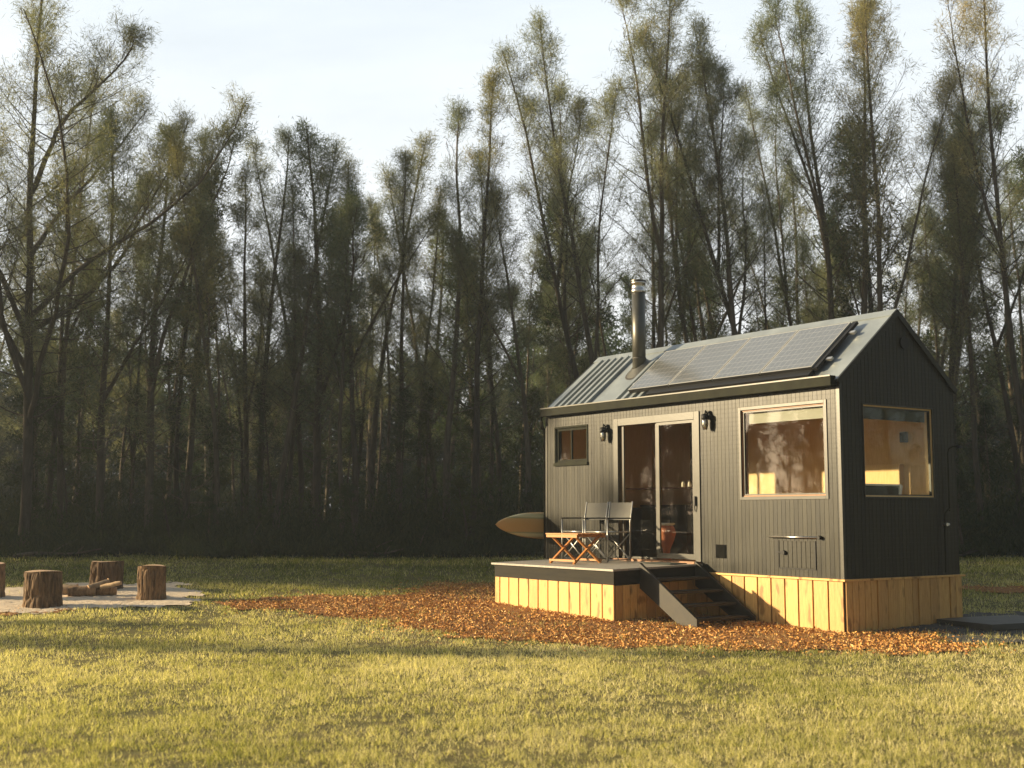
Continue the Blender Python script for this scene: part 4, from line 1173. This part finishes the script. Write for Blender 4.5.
off_frame(16, lambda u: 24+3*math.sin(u*6), lambda u: 34-62*u, 11, 14, ['dense', 'under'], 'tree of the wood beyond the right edge of the photo', 'trees right of the frame')
off_frame(16, lambda u: 29+3*math.sin(u*5), lambda u: 34-66*u, 12, 15, ['under', 'dense'], 'tree of the wood farther beyond the right edge of the photo', 'trees right of the frame, second row')
off_frame(16, lambda u: 24-60*u, lambda u: -26+2*math.sin(u*9), 10, 14, ['dense', 'under'], 'tree of the wood behind the photographer', 'trees behind the photographer')
off_frame(14, lambda u: 24-60*u, lambda u: -32+2*math.sin(u*9), 12, 15, ['under', 'dense'], 'tree of the wood well behind the photographer', 'trees behind the photographer, second row')
tree('slim', -33, 18.6, 8.0, 0, 'slim tree beyond the left edge, shading a band of the lawn', 'trees left of the frame')
tree('dense', -30.5, 17.6, 8.0, 0, 'smaller bushy tree beyond the left edge, shading a band of the lawn', 'trees left of the frame')

sh_ = random.Random(5)
for i in range(16):
    x_ = -12.5+25*(i+sh_.uniform(.1, .9))/16; y_ = sh_.uniform(28.7, 29.9)
    tree('under', x_, y_, sh_.uniform(.9, 1.9), sh_.uniform(-8, 8), 'low shrub at the foot of the wood where the lawn ends', 'shrubs along the foot of the wood', wid=2.2, cat='shrub', name='shrub')
for i, (x_, y_, a_, l_, lb_) in enumerate(((-10.3, 28.3, 10, 1.9, 'grey fallen branch lying at the lawn edge below the spreading tree'), (-3.2, 28.4, -15, 1.5, 'grey fallen branch at the lawn edge left of the cabin'), (9.8, 27.9, 25, 1.6, 'grey fallen branch at the lawn edge right of the cabin'))):
    mb = MB(); r1 = random.Random(i); pts = [(-l_/2+l_*k/7, r1.uniform(-.06, .06), .05+.04*math.sin(k)+.02*k) for k in range(8)]
    mb.tube(pts, [.045-.004*k for k in range(8)], 7)
    mb.tube([pts[3], (pts[3][0]+.25, .22, .3), (pts[3][0]+.5, .4, .42)], [.022, .015, .006], 5); mb.tube([pts[5], (pts[5][0]+.2, -.2, .28)], [.018, .006], 5)
    o = mb.build('fallen_branch', M['bark'], None, smooth=True, loc=(x_, y_, g(x_, y_))); o.rotation_euler = (0, 0, R(a_)); tag(o, lb_, 'branch')

# undergrowth: dark brush and tall grass along the wood edge, one mass nobody could count
def undergrowth():
    rg = np.random.default_rng(77); Vs = []; Rn = []
    n = 3200
    y = 28.3+rg.gamma(2, 1.5, n); x = rg.uniform(-1, 1, n)*(.5*y+3)
    y = y+1.1*(vnoise(x, y, .35, 14)-.5)+.8*(vnoise(x, y, 1.1, 15)-.5)
    hh = rg.gamma(4, .16, n)*np.clip((y-27.9)/2.6, .15, 1.3)*(.45+1.2*vnoise(x, y, .5, 16))
    k = 60
    X = np.repeat(x, k)+rg.normal(0, .22, n*k); Y = np.repeat(y, k)+rg.normal(0, .22, n*k)
    H = np.repeat(hh, k)*rg.uniform(0, 1.15, n*k); Z = G(X, Y)
    d = rg.normal(0, .6, (n*k, 3)); d[:, 2] = np.abs(d[:, 2])+.5; d /= np.linalg.norm(d, axis=1)[:, None]
    b = np.stack([X, Y, Z+H], 1); L = rg.uniform(.12, .34, (n*k, 1)); w = rg.uniform(.008, .022, (n*k, 1))
    s_ = np.cross(d, rg.normal(0, 1, (n*k, 3))); s_ /= np.linalg.norm(s_, axis=1)[:, None]
    V = np.stack([b-s_*w, b+s_*w, b+d*L], 1).reshape(-1, 3); T = np.arange(len(V)).reshape(-1, 3)
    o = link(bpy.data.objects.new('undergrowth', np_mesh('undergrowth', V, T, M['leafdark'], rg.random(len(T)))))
    o['kind'] = 'stuff'; o['label'] = 'dark brush and tall grass along the foot of the wood'; o['category'] = 'undergrowth'
undergrowth()
def far_wood():
    rg = np.random.default_rng(78); n = 600000
    y = rg.uniform(58, 66, n); x = rg.uniform(-1, 1, n)*42
    top = 8.3+1.2*np.sin(x*.5)+1.0*np.sin(x*1.3+1)+.7*np.sin(x*3.1)
    z = G(x, y)+top*rg.beta(1.1, 1.25, n)
    d = rg.normal(0, 1, (n, 3)); d /= np.linalg.norm(d, axis=1)[:, None]
    b = np.stack([x, y, z], 1); L = rg.uniform(.15, .35, (n, 1)); w = rg.uniform(.03, .07, (n, 1))
    s_ = np.cross(d, rg.normal(0, 1, (n, 3))); s_ /= np.linalg.norm(s_, axis=1)[:, None]
    V = np.stack([b-s_*w, b+s_*w, b+d*L], 1).reshape(-1, 3); T = np.arange(len(V)).reshape(-1, 3)
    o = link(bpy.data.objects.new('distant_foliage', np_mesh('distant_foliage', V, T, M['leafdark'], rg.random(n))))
    o['kind'] = 'stuff'; o['label'] = 'dark mass of foliage far inside the wood'; o['category'] = 'foliage'
far_wood()

# ---------------------------------------------------------------- light, sky, camera
VEIL = 7.6
S = Vector((-.993, .123, 0)).normalized()
EL = R(13.5)
sdir = Vector((S.x*math.cos(EL), S.y*math.cos(EL), math.sin(EL)))
ld = bpy.data.lights.new('sun', 'SUN'); ld.energy = 5.0; ld.angle = R(0.8); ld.color = (1.0, .79, .48)
sun = bpy.data.objects.new('sun', ld); COL.objects.link(sun); sun.location = (-20, 8, 15)
sun.rotation_euler = sdir.to_track_quat('Z', 'Y').to_euler()
world = bpy.data.worlds.new('World'); scene.world = world; world.use_nodes = True
nt = world.node_tree; nt.nodes.clear()
sky = nt.nodes.new('ShaderNodeTexSky'); sky.sky_type = 'NISHITA'; sky.sun_disc = False
sky.sun_elevation = EL; sky.sun_rotation = math.atan2(S.x, S.y)
sky.air_density = 1.0; sky.dust_density = 1.5; sky.ozone_density = 1.0
hs = nt.nodes.new('ShaderNodeHueSaturation'); hs.inputs['Saturation'].default_value = 0.7
nt.links.new(sky.outputs[0], hs.inputs['Color'])
# thin bright cloud veil in the northern half of the sky
tc = nt.nodes.new('ShaderNodeTexCoord'); sp_ = nt.nodes.new('ShaderNodeSeparateXYZ'); nt.links.new(tc.outputs['Generated'], sp_.inputs[0])
north = math_n(nt, 'ADD', math_n(nt, 'MULTIPLY', sp_.outputs[1], 1.0), math_n(nt, 'MULTIPLY', sp_.outputs[2], 0.15))
mr = nt.nodes.new('ShaderNodeMapRange'); mr.interpolation_type = 'SMOOTHSTEP'
mr.inputs['From Min'].default_value = 0.15; mr.inputs['From Max'].default_value = 0.75
nt.links.new(north, mr.inputs['Value'])
wisps = noise(nt, 1.6, 6, 0.6, coord=tc.outputs['Generated'], stretch=(1, 1, 3.5), dist=0.6)
mask = math_n(nt, 'MULTIPLY', mr.outputs[0], math_n(nt, 'ADD', math_n(nt, 'MULTIPLY', wisps, 0.7), 0.55), True)
veil = ramp(nt, sp_.outputs[2], [(0.05, (0.97, 0.975, 0.96)), (0.45, (0.84, 0.93, 1.0))])
vs = nt.nodes.new('ShaderNodeVectorMath'); vs.operation = 'SCALE'; vs.inputs['Scale'].default_value = VEIL
nt.links.new(veil, vs.inputs[0])
skyc = mixc(nt, mask, hs.outputs[0], vs.outputs[0])
bg = nt.nodes.new('ShaderNodeBackground'); bg.inputs[1].default_value = 0.06
wo = nt.nodes.new('ShaderNodeOutputWorld')
nt.links.new(skyc, bg.inputs[0]); nt.links.new(bg.outputs[0], wo.inputs[0])

def haze():
    mb = MB(); mb.box(-66, 66, -45, 92, -1.2, 19)
    m = bpy.data.materials.new('thin_evening_haze'); m.use_nodes = True; t = m.node_tree; t.nodes.clear()
    o_ = t.nodes.new('ShaderNodeOutputMaterial'); v = t.nodes.new('ShaderNodeVolumePrincipled')
    v.inputs['Color'].default_value = (.84, .92, 1.0, 1); v.inputs['Density'].default_value = HAZE; v.inputs['Anisotropy'].default_value = 0.2
    t.links.new(v.outputs[0], o_.inputs['Volume'])
    o = mb.build('haze', m, None); o['kind'] = 'stuff'; o['label'] = 'thin warm evening haze hanging over the clearing'; o['category'] = 'haze'
HAZE = 0.0009
haze()
cd = bpy.data.cameras.new('camera'); cam = bpy.data.objects.new('camera', cd); COL.objects.link(cam)
cam.location = (0, 0, 1.54); cam.rotation_euler = (R(96.0006), 0, 0)
cd.sensor_width = 36; cd.lens = 1238.76/1024*36; cd.clip_end = 2000; cd.clip_start = .1
cd.dof.use_dof = True; cd.dof.focus_distance = 17.5; cd.dof.aperture_fstop = 2.0
scene.camera = cam
scene.view_settings.view_transform = 'Standard'; scene.view_settings.look = 'None'
scene.view_settings.exposure = 1.32; scene.view_settings.gamma = 1.0
scene.cycles.use_denoising = True
scene.cycles.max_bounces = 8; scene.cycles.transparent_max_bounces = 12
scene.render.film_transparent = False
